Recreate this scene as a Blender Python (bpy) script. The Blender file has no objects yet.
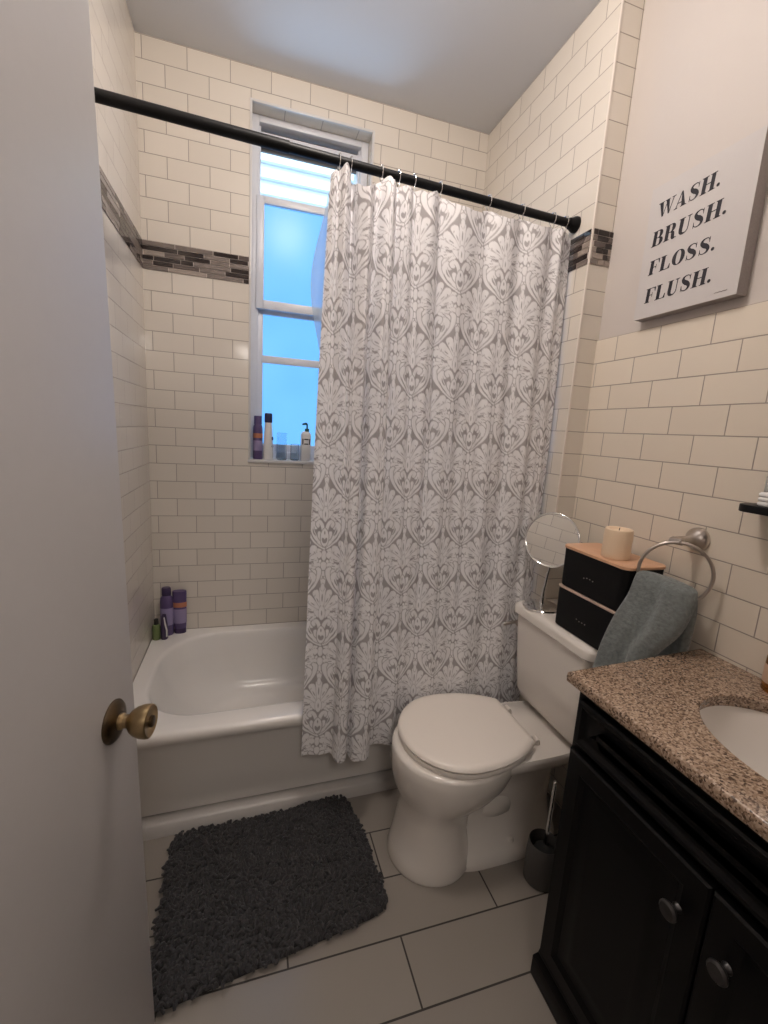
import bpy, math, random
import numpy as np
from mathutils import Vector, Matrix
PI = math.pi
SC = bpy.context.scene
COL = SC.collection
OFF = {}                      # world offset of every object that parents meshes

# ---------------------------------------------------------------- dimensions
TH = 0.40                     # tub height
RP = 0.078                    # tile row pitch
TP = 0.157                    # tile pitch
W = 1.480                     # alcove width
D = 0.804                     # alcove depth
XR = 1.556                    # right wall of the room
ZM0 = TH + 20 * RP            # mosaic band
ZM1 = ZM0 + 0.1075
ZC = 2.772                    # ceiling
YF = -2.30                    # front wall (doorway)
ZW = TH + 17 * RP             # top of the wainscot tile

# ---------------------------------------------------------------- materials
def nmat(name):
    m = bpy.data.materials.new(name); m.use_nodes = True
    nt = m.node_tree; b = nt.nodes['Principled BSDF']
    return m, nt, b
def N(nt, t, **kw):
    n = nt.nodes.new(t)
    for k, v in kw.items(): setattr(n, k, v)
    return n
def L(nt, a, b): nt.links.new(a, b)
def plain(name, col, rough=.5, metal=0., spec=.5, noise=0., nscale=30., bump=0., coat=0., trans=0., sheen=0.):
    m, nt, b = nmat(name)
    b.inputs['Base Color'].default_value = (*col, 1)
    b.inputs['Roughness'].default_value = rough
    b.inputs['Metallic'].default_value = metal
    b.inputs['Specular IOR Level'].default_value = spec
    b.inputs['Coat Weight'].default_value = coat
    b.inputs['Transmission Weight'].default_value = trans
    b.inputs['Sheen Weight'].default_value = sheen
    if noise or bump:
        tc = N(nt, 'ShaderNodeTexCoord'); no = N(nt, 'ShaderNodeTexNoise')
        no.inputs['Scale'].default_value = nscale; no.inputs['Detail'].default_value = 4
        L(nt, tc.outputs['Object'], no.inputs['Vector'])
        if noise:
            mx = N(nt, 'ShaderNodeMix', data_type='RGBA')
            mx.inputs[6].default_value = (*[c * (1 - noise) for c in col], 1)
            mx.inputs[7].default_value = (*[min(1, c * (1 + noise)) for c in col], 1)
            L(nt, no.outputs['Fac'], mx.inputs[0]); L(nt, mx.outputs[2], b.inputs['Base Color'])
        if bump:
            bp = N(nt, 'ShaderNodeBump'); bp.inputs['Strength'].default_value = bump; bp.inputs['Distance'].default_value = .003
            L(nt, no.outputs['Fac'], bp.inputs['Height']); L(nt, bp.outputs['Normal'], b.inputs['Normal'])
    return m
def tile_mat(name, c1, c2, grout, bw, rh, mortar, rough=.12, dist=.0012, smooth=.35, bstr=.6, wav=.0, c3=None):
    m, nt, b = nmat(name)
    uv = N(nt, 'ShaderNodeUVMap', uv_map='UVMap')
    br = N(nt, 'ShaderNodeTexBrick', offset=.5, offset_frequency=2)
    br.inputs['Scale'].default_value = 1; br.inputs['Brick Width'].default_value = bw; br.inputs['Row Height'].default_value = rh
    br.inputs['Mortar Size'].default_value = mortar; br.inputs['Mortar Smooth'].default_value = smooth; br.inputs['Bias'].default_value = 0
    br.inputs['Color1'].default_value = (*c1, 1); br.inputs['Color2'].default_value = (*c2, 1); br.inputs['Mortar'].default_value = (*grout, 1)
    L(nt, uv.outputs['UV'], br.inputs['Vector'])
    L(nt, br.outputs['Color'], b.inputs['Base Color'])
    mr = N(nt, 'ShaderNodeMapRange'); mr.inputs['To Min'].default_value = rough; mr.inputs['To Max'].default_value = .7
    L(nt, br.outputs['Fac'], mr.inputs['Value']); L(nt, mr.outputs['Result'], b.inputs['Roughness'])
    inv = N(nt, 'ShaderNodeMath', operation='SUBTRACT'); inv.inputs[0].default_value = 1; L(nt, br.outputs['Fac'], inv.inputs[1])
    h = inv.outputs[0]
    no = N(nt, 'ShaderNodeTexNoise'); no.inputs['Scale'].default_value = 9; no.inputs['Detail'].default_value = 1
    L(nt, uv.outputs['UV'], no.inputs['Vector'])
    if wav:
        ad = N(nt, 'ShaderNodeMath', operation='MULTIPLY_ADD'); ad.inputs[1].default_value = wav; L(nt, no.outputs['Fac'], ad.inputs[0]); L(nt, h, ad.inputs[2]); h = ad.outputs[0]
    bp = N(nt, 'ShaderNodeBump'); bp.inputs['Strength'].default_value = bstr; bp.inputs['Distance'].default_value = dist
    L(nt, h, bp.inputs['Height']); L(nt, bp.outputs['Normal'], b.inputs['Normal'])
    return m

M = {}
M['tile'] = tile_mat('white_subway_tile', (.74, .68, .60), (.70, .64, .56), (.34, .29, .25), TP, RP, .0016, rough=.10, wav=.25)
M['tile_room'] = tile_mat('white_subway_tile_room', (.76, .68, .575), (.73, .65, .545), (.34, .29, .25), .1609, RP, .0017, rough=.12, wav=.25)
M['floor'] = tile_mat('floor_plank_tile', (.265, .237, .208), (.25, .222, .195), (.035, .029, .025), .613, .1655, .0026, rough=.28, smooth=.15, bstr=.5)
M['paint'] = plain('cream_wall_paint', (.57, .52, .485), .55, bump=.06, nscale=120)
M['ceil'] = plain('ceiling_paint', (.67, .675, .69), .7, bump=.04, nscale=90)
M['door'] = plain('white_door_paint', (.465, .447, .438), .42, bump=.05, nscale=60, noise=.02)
M['trimw'] = plain('white_trim', (.66, .64, .62), .3)
M['bead'] = plain('cream_edge_bead', (.74, .67, .60), .3)
M['grout'] = plain('mosaic_grout', (.62, .55, .50), .8)
M['mos_d'] = plain('dark_brown_glass', (.028, .02, .018), .08)
M['mos_m'] = plain('taupe_stone', (.20, .165, .145), .25, noise=.25, nscale=40)
M['mos_g'] = plain('grey_brown_glass', (.12, .095, .085), .1)
M['mos_l'] = plain('beige_stone', (.33, .275, .235), .3, noise=.2, nscale=40)
M['porc'] = plain('white_porcelain', (.78, .73, .675), .14, coat=.3)
M['tub'] = plain('tub_enamel', (.82, .785, .74), .22, coat=.3)
M['seat'] = plain('toilet_seat_plastic', (.83, .765, .70), .3)
M['black_metal'] = plain('matte_black_metal', (.004, .004, .0045), .45, spec=.25)
M['chrome'] = plain('chrome', (.82, .82, .82), .08, metal=1)
M['nickel'] = plain('brushed_nickel', (.55, .50, .46), .28, metal=1)
M['brass'] = plain('aged_brass', (.42, .31, .17), .3, metal=1, noise=.35, nscale=60)
M['brass_dark'] = plain('tarnished_brass', (.13, .095, .06), .35, metal=1, noise=.3, nscale=60)
M['vanity'] = plain('black_vanity_paint', (.0025, .0022, .0025), .42, spec=.18)
M['knob_black'] = plain('pewter_knob', (.07, .066, .066), .35, metal=.8)
M['box'] = plain('black_box', (.0045, .0045, .005), .6, spec=.2, bump=.2, nscale=300)
M['wood'] = plain('bamboo_lid', (.62, .36, .22), .45, noise=.12, nscale=25)
M['pinkrim'] = plain('pale_rim', (.52, .38, .31), .5)
M['wax'] = plain('ivory_wax', (.80, .62, .44), .5)
M['wick'] = plain('charred_wick', (.03, .025, .02), .9)
M['rug'] = plain('charcoal_pile', (.027, .025, .027), .9, noise=.5, nscale=28, sheen=.15)
M['rug_back'] = plain('charcoal_backing', (.022, .02, .022), .95)
M['towel'] = plain('grey_green_terry', (.16, .178, .175), .95, noise=.45, nscale=110, bump=1., sheen=.3)
M['canvas'] = plain('printed_canvas', (.56, .53, .52), .8, bump=.25, nscale=500, noise=.02)
M['canvas_side'] = plain('canvas_side', (.40, .36, .34), .8, bump=.25, nscale=300, noise=.15)
M['ink'] = plain('black_ink', (.015, .013, .02), .6)
M['greyink'] = plain('grey_ink', (.30, .27, .25), .7)
M['purple'] = plain('purple_plastic', (.10, .065, .17), .35)
M['purple_d'] = plain('dark_purple_plastic', (.05, .03, .085), .3)
M['orange'] = plain('orange_label', (.50, .19, .10), .5)
M['lilac'] = plain('lilac_print', (.30, .25, .42), .5)
M['white_pl'] = plain('white_plastic', (.80, .78, .76), .35)
M['navy'] = plain('navy_plastic', (.012, .014, .06), .3)
M['blackpl'] = plain('black_plastic', (.012, .012, .012), .4)
M['green'] = plain('green_plastic', (.16, .21, .075), .4)
M['green_d'] = plain('dark_green_plastic', (.02, .07, .05), .4)
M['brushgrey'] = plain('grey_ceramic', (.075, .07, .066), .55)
M['bristle'] = plain('dark_bristles', (.01, .01, .01), .9)
M['wad'] = plain('pale_tissue', (.45, .44, .45), .8, bump=.6, nscale=50)
M['sash'] = plain('window_vinyl', (.72, .73, .77), .35)
M['reveal'] = plain('reveal_tile', (.80, .77, .74), .15)
M['hall'] = plain('hall_paint', (.30, .26, .23), .8)
M['clear'] = plain('clear_glass', (.9, .95, .97), .03, trans=1.)
M['amber'] = plain('amber_soap', (.55, .22, .04), .08, trans=.75)
M['label_beige'] = plain('soap_label', (.62, .42, .30), .5)
M['mirror'] = plain('mirror_silver', (.93, .93, .92), .015, metal=1)
M['cloth_w'] = plain('white_cotton', (.8, .79, .78), .8)
M['outside'] = plain('white_siding', (.86, .9, .93), .6)

def pane_mat():
    m = bpy.data.materials.new('frosted_pane'); m.use_nodes = True; nt = m.node_tree; nt.nodes.clear()
    out = N(nt, 'ShaderNodeOutputMaterial'); em = N(nt, 'ShaderNodeEmission'); gl = N(nt, 'ShaderNodeBsdfGlossy'); ad = N(nt, 'ShaderNodeMixShader')
    tc = N(nt, 'ShaderNodeTexCoord'); no = N(nt, 'ShaderNodeTexNoise'); no.inputs['Scale'].default_value = 4; no.inputs['Detail'].default_value = 1
    L(nt, tc.outputs['Object'], no.inputs['Vector'])
    mx = N(nt, 'ShaderNodeMix', data_type='RGBA'); mx.inputs[6].default_value = (.15, .47, 1.12, 1); mx.inputs[7].default_value = (.20, .58, 1.25, 1)
    L(nt, no.outputs['Fac'], mx.inputs[0]); L(nt, mx.outputs[2], em.inputs['Color']); em.inputs['Strength'].default_value = PANE
    gl.inputs['Roughness'].default_value = .25; ad.inputs[0].default_value = .015
    L(nt, em.outputs[0], ad.inputs[1]); L(nt, gl.outputs[0], ad.inputs[2]); L(nt, ad.outputs[0], out.inputs['Surface'])
    return m
PANE = 1.08
M['pane'] = pane_mat()
M['striptrim'] = plain('off_white_strip', (.50, .475, .45), .35)

def granite():
    m, nt, b = nmat('speckled_granite')
    tc = N(nt, 'ShaderNodeTexCoord')
    v = N(nt, 'ShaderNodeTexVoronoi'); v.inputs['Scale'].default_value = 290
    no = N(nt, 'ShaderNodeTexNoise'); no.inputs['Scale'].default_value = 130; no.inputs['Detail'].default_value = 5; no.inputs['Roughness'].default_value = .7
    for n in (v, no): L(nt, tc.outputs['Object'], n.inputs['Vector'])
    sx = N(nt, 'ShaderNodeSeparateColor'); L(nt, v.outputs['Color'], sx.inputs[0])
    ad = N(nt, 'ShaderNodeMath', operation='MULTIPLY_ADD'); ad.inputs[1].default_value = .55
    L(nt, sx.outputs[0], ad.inputs[0])
    m2 = N(nt, 'ShaderNodeMath', operation='MULTIPLY'); m2.inputs[1].default_value = .5; L(nt, no.outputs['Fac'], m2.inputs[0]); L(nt, m2.outputs[0], ad.inputs[2])
    cr = N(nt, 'ShaderNodeValToRGB'); e = cr.color_ramp.elements
    e[0].position = .16; e[0].color = (.03, .02, .016, 1); e[1].position = .86; e[1].color = (.52, .395, .30, 1)
    for p, c in ((.34, (.12, .075, .05, 1)), (.46, (.27, .18, .12, 1)), (.62, (.35, .25, .18, 1))):
        x = e.new(p); x.color = c
    L(nt, ad.outputs[0], cr.inputs[0]); L(nt, cr.outputs[0], b.inputs['Base Color'])
    b.inputs['Roughness'].default_value = .18
    return m
M['granite'] = granite()

def curtain_mat():
    m = bpy.data.materials.new('damask_cloth'); m.use_nodes = True; nt = m.node_tree
    b = nt.nodes['Principled BSDF']; out = nt.nodes['Material Output']
    at = N(nt, 'ShaderNodeAttribute', attribute_name='damask')
    mx = N(nt, 'ShaderNodeMix', data_type='RGBA'); mx.inputs[6].default_value = (.42, .39, .39, 1); mx.inputs[7].default_value = (.92, .90, .90, 1)
    sp = N(nt, 'ShaderNodeSeparateColor'); L(nt, at.outputs['Color'], sp.inputs[0]); L(nt, sp.outputs[0], mx.inputs[0])
    L(nt, mx.outputs[2], b.inputs['Base Color']); b.inputs['Roughness'].default_value = .75; b.inputs['Specular IOR Level'].default_value = .25
    tr = N(nt, 'ShaderNodeBsdfTranslucent'); L(nt, mx.outputs[2], tr.inputs['Color'])
    ms = N(nt, 'ShaderNodeMixShader'); ms.inputs[0].default_value = .18
    L(nt, b.outputs[0], ms.inputs[1]); L(nt, tr.outputs[0], ms.inputs[2]); L(nt, ms.outputs[0], out.inputs['Surface'])
    return m
M['damask'] = curtain_mat()
def liner_mat():
    m = bpy.data.materials.new('clear_vinyl_liner'); m.use_nodes = True; nt = m.node_tree; nt.nodes.clear()
    out = N(nt, 'ShaderNodeOutputMaterial')
    tp = N(nt, 'ShaderNodeBsdfTransparent'); tp.inputs['Color'].default_value = (.86, .92, .97, 1)
    tl = N(nt, 'ShaderNodeBsdfTranslucent'); tl.inputs['Color'].default_value = (.78, .88, .96, 1)
    gl = N(nt, 'ShaderNodeBsdfPrincipled'); gl.inputs['Base Color'].default_value = (.72, .80, .88, 1); gl.inputs['Roughness'].default_value = .25
    a = N(nt, 'ShaderNodeMixShader'); a.inputs[0].default_value = .45; L(nt, tl.outputs[0], a.inputs[1]); L(nt, gl.outputs[0], a.inputs[2])
    c = N(nt, 'ShaderNodeMixShader'); c.inputs[0].default_value = .58; L(nt, tp.outputs[0], c.inputs[1]); L(nt, a.outputs[0], c.inputs[2])
    L(nt, c.outputs[0], out.inputs['Surface'])
    return m
M['liner'] = liner_mat()

# ---------------------------------------------------------------- mesh builder
class MB:
    def __init__(s): s.v = []; s.f = []; s.m = []; s.uv = {}
    def add(s, vs, fs, mi=0, uvs=None):
        o = len(s.v); s.v += [tuple(map(float, x)) for x in vs]
        for k, f in enumerate(fs):
            if uvs: s.uv[len(s.f)] = uvs[k]
            s.f.append(tuple(o + i for i in f)); s.m.append(mi)
        return s
    def box(s, x0, x1, y0, y1, z0, z1, mi=0):
        v = [(x0, y0, z0), (x1, y0, z0), (x1, y1, z0), (x0, y1, z0), (x0, y0, z1), (x1, y0, z1), (x1, y1, z1), (x0, y1, z1)]
        return s.add(v, [(3, 2, 1, 0), (4, 5, 6, 7), (0, 1, 5, 4), (1, 2, 6, 5), (2, 3, 7, 6), (3, 0, 4, 7)], mi)
    def quad(s, p, uvf=None, mi=0):
        return s.add(p, [tuple(range(len(p)))], mi, [[uvf(q) for q in p]] if uvf else None)
    def loft(s, rings, cap0=True, cap1=True, mi=0, closed=True):
        n = len(rings[0]); vs = [p for r in rings for p in r]; fs = []
        for i in range(len(rings) - 1):
            for j in range(n if closed else n - 1):
                k = (j + 1) % n
                fs.append((i * n + j, i * n + k, (i + 1) * n + k, (i + 1) * n + j))
        if closed and cap0: fs.append(tuple(range(n - 1, -1, -1)))
        if closed and cap1: fs.append(tuple((len(rings) - 1) * n + j for j in range(n)))
        return s.add(vs, fs, mi)
    def lathe(s, prof, org, axis=(0, 0, 1), n=40, cap0=True, cap1=True, mi=0, sx=1, sy=1):
        a = Vector(axis).normalized(); h = Vector((1, 0, 0)) if abs(a.x) < .8 else Vector((0, 1, 0))
        u = (h - a * h.dot(a)).normalized(); w = a.cross(u); o = Vector(org)
        rings = [[o + a * z + u * (r * sx * math.cos(2 * PI * j / n)) + w * (r * sy * math.sin(2 * PI * j / n)) for j in range(n)] for r, z in prof]
        return s.loft(rings, cap0, cap1, mi)
    def tube(s, pts, rad, n=12, mi=0, closed=False):
        P = [Vector(p) for p in pts]; R = rad if isinstance(rad, (list, tuple)) else [rad] * len(P)
        rings = []; up = None
        for i, p in enumerate(P):
            if closed: t = (P[(i + 1) % len(P)] - P[i - 1]).normalized()
            else: t = (P[min(i + 1, len(P) - 1)] - P[max(i - 1, 0)]).normalized()
            if up is None: up = Vector((0, 0, 1)) if abs(t.z) < .9 else Vector((1, 0, 0))
            up = (up - t * up.dot(t)).normalized(); w = t.cross(up)
            rings.append([p + up * (R[i] * math.cos(2 * PI * j / n)) + w * (R[i] * math.sin(2 * PI * j / n)) for j in range(n)])
        if closed: rings.append(rings[0]); return s.loft(rings, False, False, mi)
        return s.loft(rings, True, True, mi)
    def prism(s, poly, axis, a, b, mi=0):
        """poly: 2-D outline; axis: 'x','y','z' normal; between a and b"""
        mk = {'x': lambda p, t: (t, p[0], p[1]), 'y': lambda p, t: (p[0], t, p[1]), 'z': lambda p, t: (p[0], p[1], t)}[axis]
        return s.loft([[mk(p, a) for p in poly], [mk(p, b) for p in poly]], True, True, mi)
    def build(s, name, mat, parent=None, smooth=35, bevel=0, seg=2, org=None, subsurf=0):
        off = Vector(OFF.get(parent.name, (0, 0, 0))) if parent else Vector(org or (0, 0, 0))
        me = bpy.data.meshes.new(name)
        me.from_pydata([Vector(v) - off for v in s.v], [], s.f)
        mats = mat if isinstance(mat, (list, tuple)) else [mat]
        for x in mats: me.materials.append(M[x] if isinstance(x, str) else x)
        for p, mi in zip(me.polygons, s.m): p.material_index = mi
        if s.uv:
            ul = me.uv_layers.new(name='UVMap')
            for p in me.polygons:
                if p.index in s.uv:
                    for li, q in zip(p.loop_indices, s.uv[p.index]): ul.data[li].uv = q
        import bmesh
        bm = bmesh.new(); bm.from_mesh(me)
        if not s.uv: bmesh.ops.recalc_face_normals(bm, faces=bm.faces)
        if bevel:
            bm.normal_update()
            ed = [e for e in bm.edges if len(e.link_faces) == 2 and e.calc_face_angle(0) > .6]
            bmesh.ops.bevel(bm, geom=ed, offset=bevel, segments=seg, profile=.5, affect='EDGES', clamp_overlap=True)
        bm.to_mesh(me); bm.free()
        if smooth:
            me.polygons.foreach_set('use_smooth', [True] * len(me.polygons))
            me.set_sharp_from_angle(angle=math.radians(smooth))
        o = bpy.data.objects.new(name, me); COL.objects.link(o)
        if parent: o.parent = parent
        else: o.location = off
        OFF[o.name] = tuple(off)
        if subsurf:
            sm = o.modifiers.new('smooth', 'SUBSURF'); sm.levels = sm.render_levels = subsurf
        return o

def thing(name, label, cat, loc, group=None, kind=None):
    o = bpy.data.objects.new(name, None); COL.objects.link(o); o.location = loc; OFF[o.name] = tuple(loc); o.empty_display_size = .05
    tag(o, label, cat, group, kind); return o
def tag(o, label=None, cat=None, group=None, kind=None):
    if label: o['label'] = label
    if cat: o['category'] = cat
    if group: o['group'] = group
    if kind: o['kind'] = kind
    return o
def struct(o, label, cat): return tag(o, label, cat, None, 'structure')

def rrect(x0, x1, y0, y1, r, n=8):
    """rounded rectangle outline, radii r (one or four: x0y0, x1y0, x1y1, x0y1), counter-clockwise"""
    R = r if isinstance(r, (list, tuple)) else [r] * 4; out = []
    for (cx, cy, q), a0 in zip(((x0 + R[0], y0 + R[0], R[0]), (x1 - R[1], y0 + R[1], R[1]), (x1 - R[2], y1 - R[2], R[2]), (x0 + R[3], y1 - R[3], R[3])), (PI, 1.5 * PI, 0, .5 * PI)):
        for i in range(n + 1):
            a = a0 + i / n * PI / 2; out.append((cx + q * math.cos(a), cy + q * math.sin(a)))
    return out
def lerp(a, b, t): return a + (b - a) * t
def catmull(P, n):
    P = [np.array(p, float) for p in P]; out = []
    for i in range(len(P) - 1):
        p0, p1, p2, p3 = P[max(i - 1, 0)], P[i], P[i + 1], P[min(i + 2, len(P) - 1)]
        for k in range(n):
            t = k / n
            out.append(.5 * (2 * p1 + (p2 - p0) * t + (2 * p0 - 5 * p1 + 4 * p2 - p3) * t * t + (3 * p1 - p0 - 3 * p2 + p3) * t ** 3))
    out.append(P[-1]); return out

# ================================================================ THE ROOM
BIGV = 40 * RP
def uv_low(axis, u0):
    i = 'xyz'.index(axis); sg = 1 if axis == 'x' else -1; return lambda p: (sg * p[i] - u0 + 20 * TP, p[2] - TH + BIGV)
def uv_up(axis, u0):
    i = 'xyz'.index(axis); sg = 1 if axis == 'x' else -1; return lambda p: (sg * p[i] - u0 + 20 * TP, p[2] - ZM1 + BIGV)

def mosaic(mb, p0, du, length, nrm, seed, mis=(1, 2, 3, 4, 5), ws=(.048, .075, .10, .10, .145, .145)):
    """bars of random length in six rows on a grout bed; p0 = lower start, du = direction, nrm = outward"""
    rnd = random.Random(seed); p0 = Vector(p0); du = Vector(du); nrm = Vector(nrm)
    rows = 6; rh = (ZM1 - ZM0) / rows; g = .0013
    a = p0; mb.quad([a, a + du * length, a + du * length + Vector((0, 0, rh * rows)), a + Vector((0, 0, rh * rows))], mi=mis[0])
    for r in range(rows):
        u = -rnd.random() * .08
        while u < length:
            w = rnd.choice(ws); s, e = max(u, 0) + g, min(u + w, length) - g
            if e - s > .004:
                b = [p0 + du * s + Vector((0, 0, r * rh + g)), p0 + du * e + Vector((0, 0, r * rh + g)), p0 + du * e + Vector((0, 0, (r + 1) * rh - g)), p0 + du * s + Vector((0, 0, (r + 1) * rh - g))]
                t = [q + nrm * .0025 for q in b]
                mi = mis[rnd.choices([1, 2, 3, 4], [.34, .34, .20, .12])[0]]
                mb.add(b + t, [(4, 5, 6, 7), (0, 1, 5, 4), (1, 2, 6, 5), (2, 3, 7, 6), (3, 0, 4, 7)], mi)
            u += w
TM = ['tile', 'grout', 'mos_d', 'mos_m', 'mos_g', 'mos_l', 'reveal', 'bead', 'paint', 'tile_room']
BM = ['tile', 'grout', 'mos_d', 'mos_m', 'mos_g', 'mos_l']

# floor
mb = MB(); fuv = lambda p: (p[0] - .818 + 6 * .613, p[1] + .885 + 20 * .1655)
mb.quad([(-.2, -3.4, 0), (1.75, -3.4, 0), (1.75, .15, 0), (-.2, .15, 0)], fuv)
mb.add([(-.2, -3.4, -.08), (1.75, -3.4, -.08), (1.75, .15, -.08), (-.2, .15, -.08)], [(3, 2, 1, 0)])
struct(mb.build('floor', 'floor', smooth=0), 'beige plank tiled bathroom floor with dark grout lines', 'floor')

# back wall with the window hole
HX0, HX1, HZ0, HZ1 = .415, .925, 1.212, 2.652; RV = .095
mb = MB(); ul, uu = uv_low('x', .107), uv_up('x', .0995)
def wq(x0, x1, z0, z1, f): mb.quad([(x0, 0, z0), (x1, 0, z0), (x1, 0, z1), (x0, 0, z1)], f)
wq(-.1, HX0, 0, ZM0, ul); wq(HX1, W + .1, 0, ZM0, ul); wq(HX0, HX1, 0, HZ0, ul)
wq(-.1, HX0, ZM1, ZC, uu); wq(HX1, W + .1, ZM1, ZC, uu); wq(HX0, HX1, HZ1, ZC, uu)
mosaic(mb, (0, 0, ZM0), (1, 0, 0), HX0 - .006, (0, -1, 0), 5); mosaic(mb, (HX1 + .006, 0, ZM0), (1, 0, 0), W - HX1 - .006, (0, -1, 0), 8)
# tiled reveal
f = lambda p: (p[0] + 20 * TP, p[1] * .82 + BIGV + .0001)
mb.quad([(HX0, 0, HZ1), (HX1, 0, HZ1), (HX1, RV + .1, HZ1), (HX0, RV + .1, HZ1)], f)
for x in (HX0, HX1): mb.quad([(x, 0, HZ0), (x, RV + .1, HZ0), (x, RV + .1, HZ1), (x, 0, HZ1)], lambda p: (p[2] + 2.03, p[1] * .82 + BIGV + .0001))
struct(mb.build('wall_back', BM, smooth=0), 'cream subway tiled back wall of the tub alcove with a mosaic band', 'wall')
mb = MB(); b = .006
mb.box(HX0 - b, HX0 + .004, -.005, .006, HZ0 - .012, HZ1 + b); mb.box(HX1 - .004, HX1 + b, -.005, .006, HZ0 - .012, HZ1 + b); mb.box(HX0 + .004, HX1 - .004, -.005, .006, HZ1 - .004, HZ1 + b)
struct(mb.build('trim_1', 'trimw', bevel=.002), 'white edge bead around the window opening', 'trim')

# left wall
mb = MB(); ul, uu = uv_low('y', .05), uv_up('y', .06)
mb.quad([(0, YF, 0), (0, 0, 0), (0, 0, ZM0), (0, YF, ZM0)], ul)
mb.quad([(0, YF, ZM1), (0, 0, ZM1), (0, 0, ZC), (0, YF, ZC)], uu)
mosaic(mb, (0, 0, ZM0), (0, -1, 0), -YF, (1, 0, 0), 11)
struct(mb.build('wall_left', BM, smooth=0), 'cream subway tiled left wall behind the open door', 'wall')

# right wall: alcove end wall, return strip, room wall
mb = MB(); ul, uu = uv_low('y', .118), uv_up('y', .03)
mb.quad([(W, 0, 0), (W, -D, 0), (W, -D, ZM0), (W, 0, ZM0)], ul); mb.quad([(W, 0, ZM1), (W, -D, ZM1), (W, -D, ZC), (W, 0, ZC)], uu)
mosaic(mb, (W, 0, ZM0), (0, -1, 0), D - .004, (-1, 0, 0), 21)
fl = lambda p: (p[0] - W + .0385 + 20 * TP, p[2] - TH + BIGV); fu = lambda p: (p[0] - W + .0385 + 20 * TP, p[2] - ZM1 + BIGV)
def strip(z0, z1, zb):
    k = 0; z = z0
    while z < z1 - 1e-4:
        e = min(z + RP, z1); mb.quad([(W, -D, z), (XR + .02, -D, z), (XR + .02, -D, e), (W, -D, e)], lambda p: (p[0] - W + .0001 + (0 if p[0] < W + .01 else -.0002) + 20.00 * TP + (k % 2) * TP * .5, p[2] - zb + BIGV)); z = e; k += 1
strip(TH % RP - 0, ZM0, TH); strip(ZM1, ZC, ZM1)
mosaic(mb, (W + .004, -D, ZM0), (1, 0, 0), XR - W + .008, (0, -1, 0), 33, ws=(.02, .028, .045, .045))
struct(mb.build('wall_right', BM, smooth=0), 'cream subway tiled end wall of the tub alcove', 'wall')
mb = MB(); mb.box(W - .0025, W + .005, -D - .0025, -D + .005, 0, ZC)
struct(mb.build('trim_2', 'bead', bevel=.003), 'cream pencil bead on the outer corner of the tub alcove', 'trim')
mb = MB(); g = lambda p: (-p[1] - .897 + .0805 + 20 * .1609, p[2] - TH + BIGV)
mb.quad([(XR, -D, 0), (XR, YF, 0), (XR, YF, ZW), (XR, -D, ZW)], g, 0)
mb.quad([(XR, -D, ZW), (XR, YF, ZW), (XR + .006, YF, ZW), (XR + .006, -D, ZW)], lambda p: (.05, .03 + BIGV), 0)
mb.quad([(XR + .006, -D, ZW), (XR + .006, YF, ZW), (XR + .006, YF, ZC), (XR + .006, -D, ZC)], lambda p: (0, 0), 1)
struct(mb.build('wall_room_right', ['tile_room', 'paint'], smooth=0), 'cream painted wall with white subway tile wainscot above the toilet', 'wall')
# ceiling
mb = MB(); mb.box(-.1, 1.75, YF - .1, .1, ZC, ZC + .08)
struct(mb.build('ceiling', 'ceil', smooth=0), 'plain pale grey painted ceiling', 'ceiling')
# front wall with the doorway the photo is taken through, and the hall behind it
DX0, DX1, DZ = .05, .82, 2.06
mb = MB(); mb.box(-.1, DX0, YF - .1, YF, 0, ZC); mb.box(DX1, 1.75, YF - .1, YF, 0, ZC); mb.box(DX0, DX1, YF - .1, YF, DZ, ZC)
struct(mb.build('wall_front', 'paint', smooth=0), 'cream painted wall with the doorway', 'wall')
mb = MB(); mb.box(-.3, -.2, -3.4, YF - .1, 0, 2.77); mb.box(1.75, 1.85, -3.4, YF - .1, 0, 2.77); mb.box(-.3, 1.85, -3.5, -3.4, 0, 2.77); mb.box(-.3, 1.85, -3.4, YF - .1, 2.77, 2.85)
struct(mb.build('wall_hall', 'hall', smooth=0), 'painted hall walls outside the bathroom door', 'wall')

# ---------------------------------------------------------------- window
win = thing('window_1', 'white double hung window with frosted panes lowered below bright louvres', 'window', (.67, .1, HZ0), kind='structure')
FX0, FX1 = HX0 + .001, HX1 - .001
mb = MB(); mb.box(FX0, FX0 + .032, .075, .19, HZ0, HZ1); mb.box(FX1 - .032, FX1, .075, .19, HZ0, HZ1); mb.box(FX0 + .032, FX1 - .032, .075, .19, HZ1 - .026, HZ1); mb.box(FX0 + .032, FX1 - .032, .075, .19, HZ0, HZ0 + .035)
mb.box(FX0 + .032, FX0 + .04, .10, .19, HZ0, HZ1 - .026); mb.box(FX1 - .04, FX1 - .032, .10, .19, HZ0, HZ1 - .026)
mb.build('window_frame', 'sash', win, bevel=.003)
def sash(name, z0, z1, y0, y1, sw, tr, brl, bars=()):
    m = MB(); x0, x1 = FX0 + .022, FX1 - .022
    m.box(x0, x0 + sw, y0, y1, z0, z1); m.box(x1 - sw, x1, y0, y1, z0, z1); m.box(x0 + sw, x1 - sw, y0, y1, z1 - tr, z1); m.box(x0 + sw, x1 - sw, y0, y1, z0, z0 + brl)
    o = m.build(name, 'sash', win, bevel=.003)
    ym = (y0 + y1) / 2; p = MB(); p.box(x0 + sw - .004, x1 - sw + .004, ym, ym + .004, z0 + brl - .004, z1 - tr + .004); p.build('pane', 'pane', o, smooth=0)
    return o
us = sash('upper_sash', 1.885, 2.345, .064, .094, .034, .030, .038)
ls = sash('lower_sash', HZ0 + .02, 1.900, .096, .126, .034, .03, .05)
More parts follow.
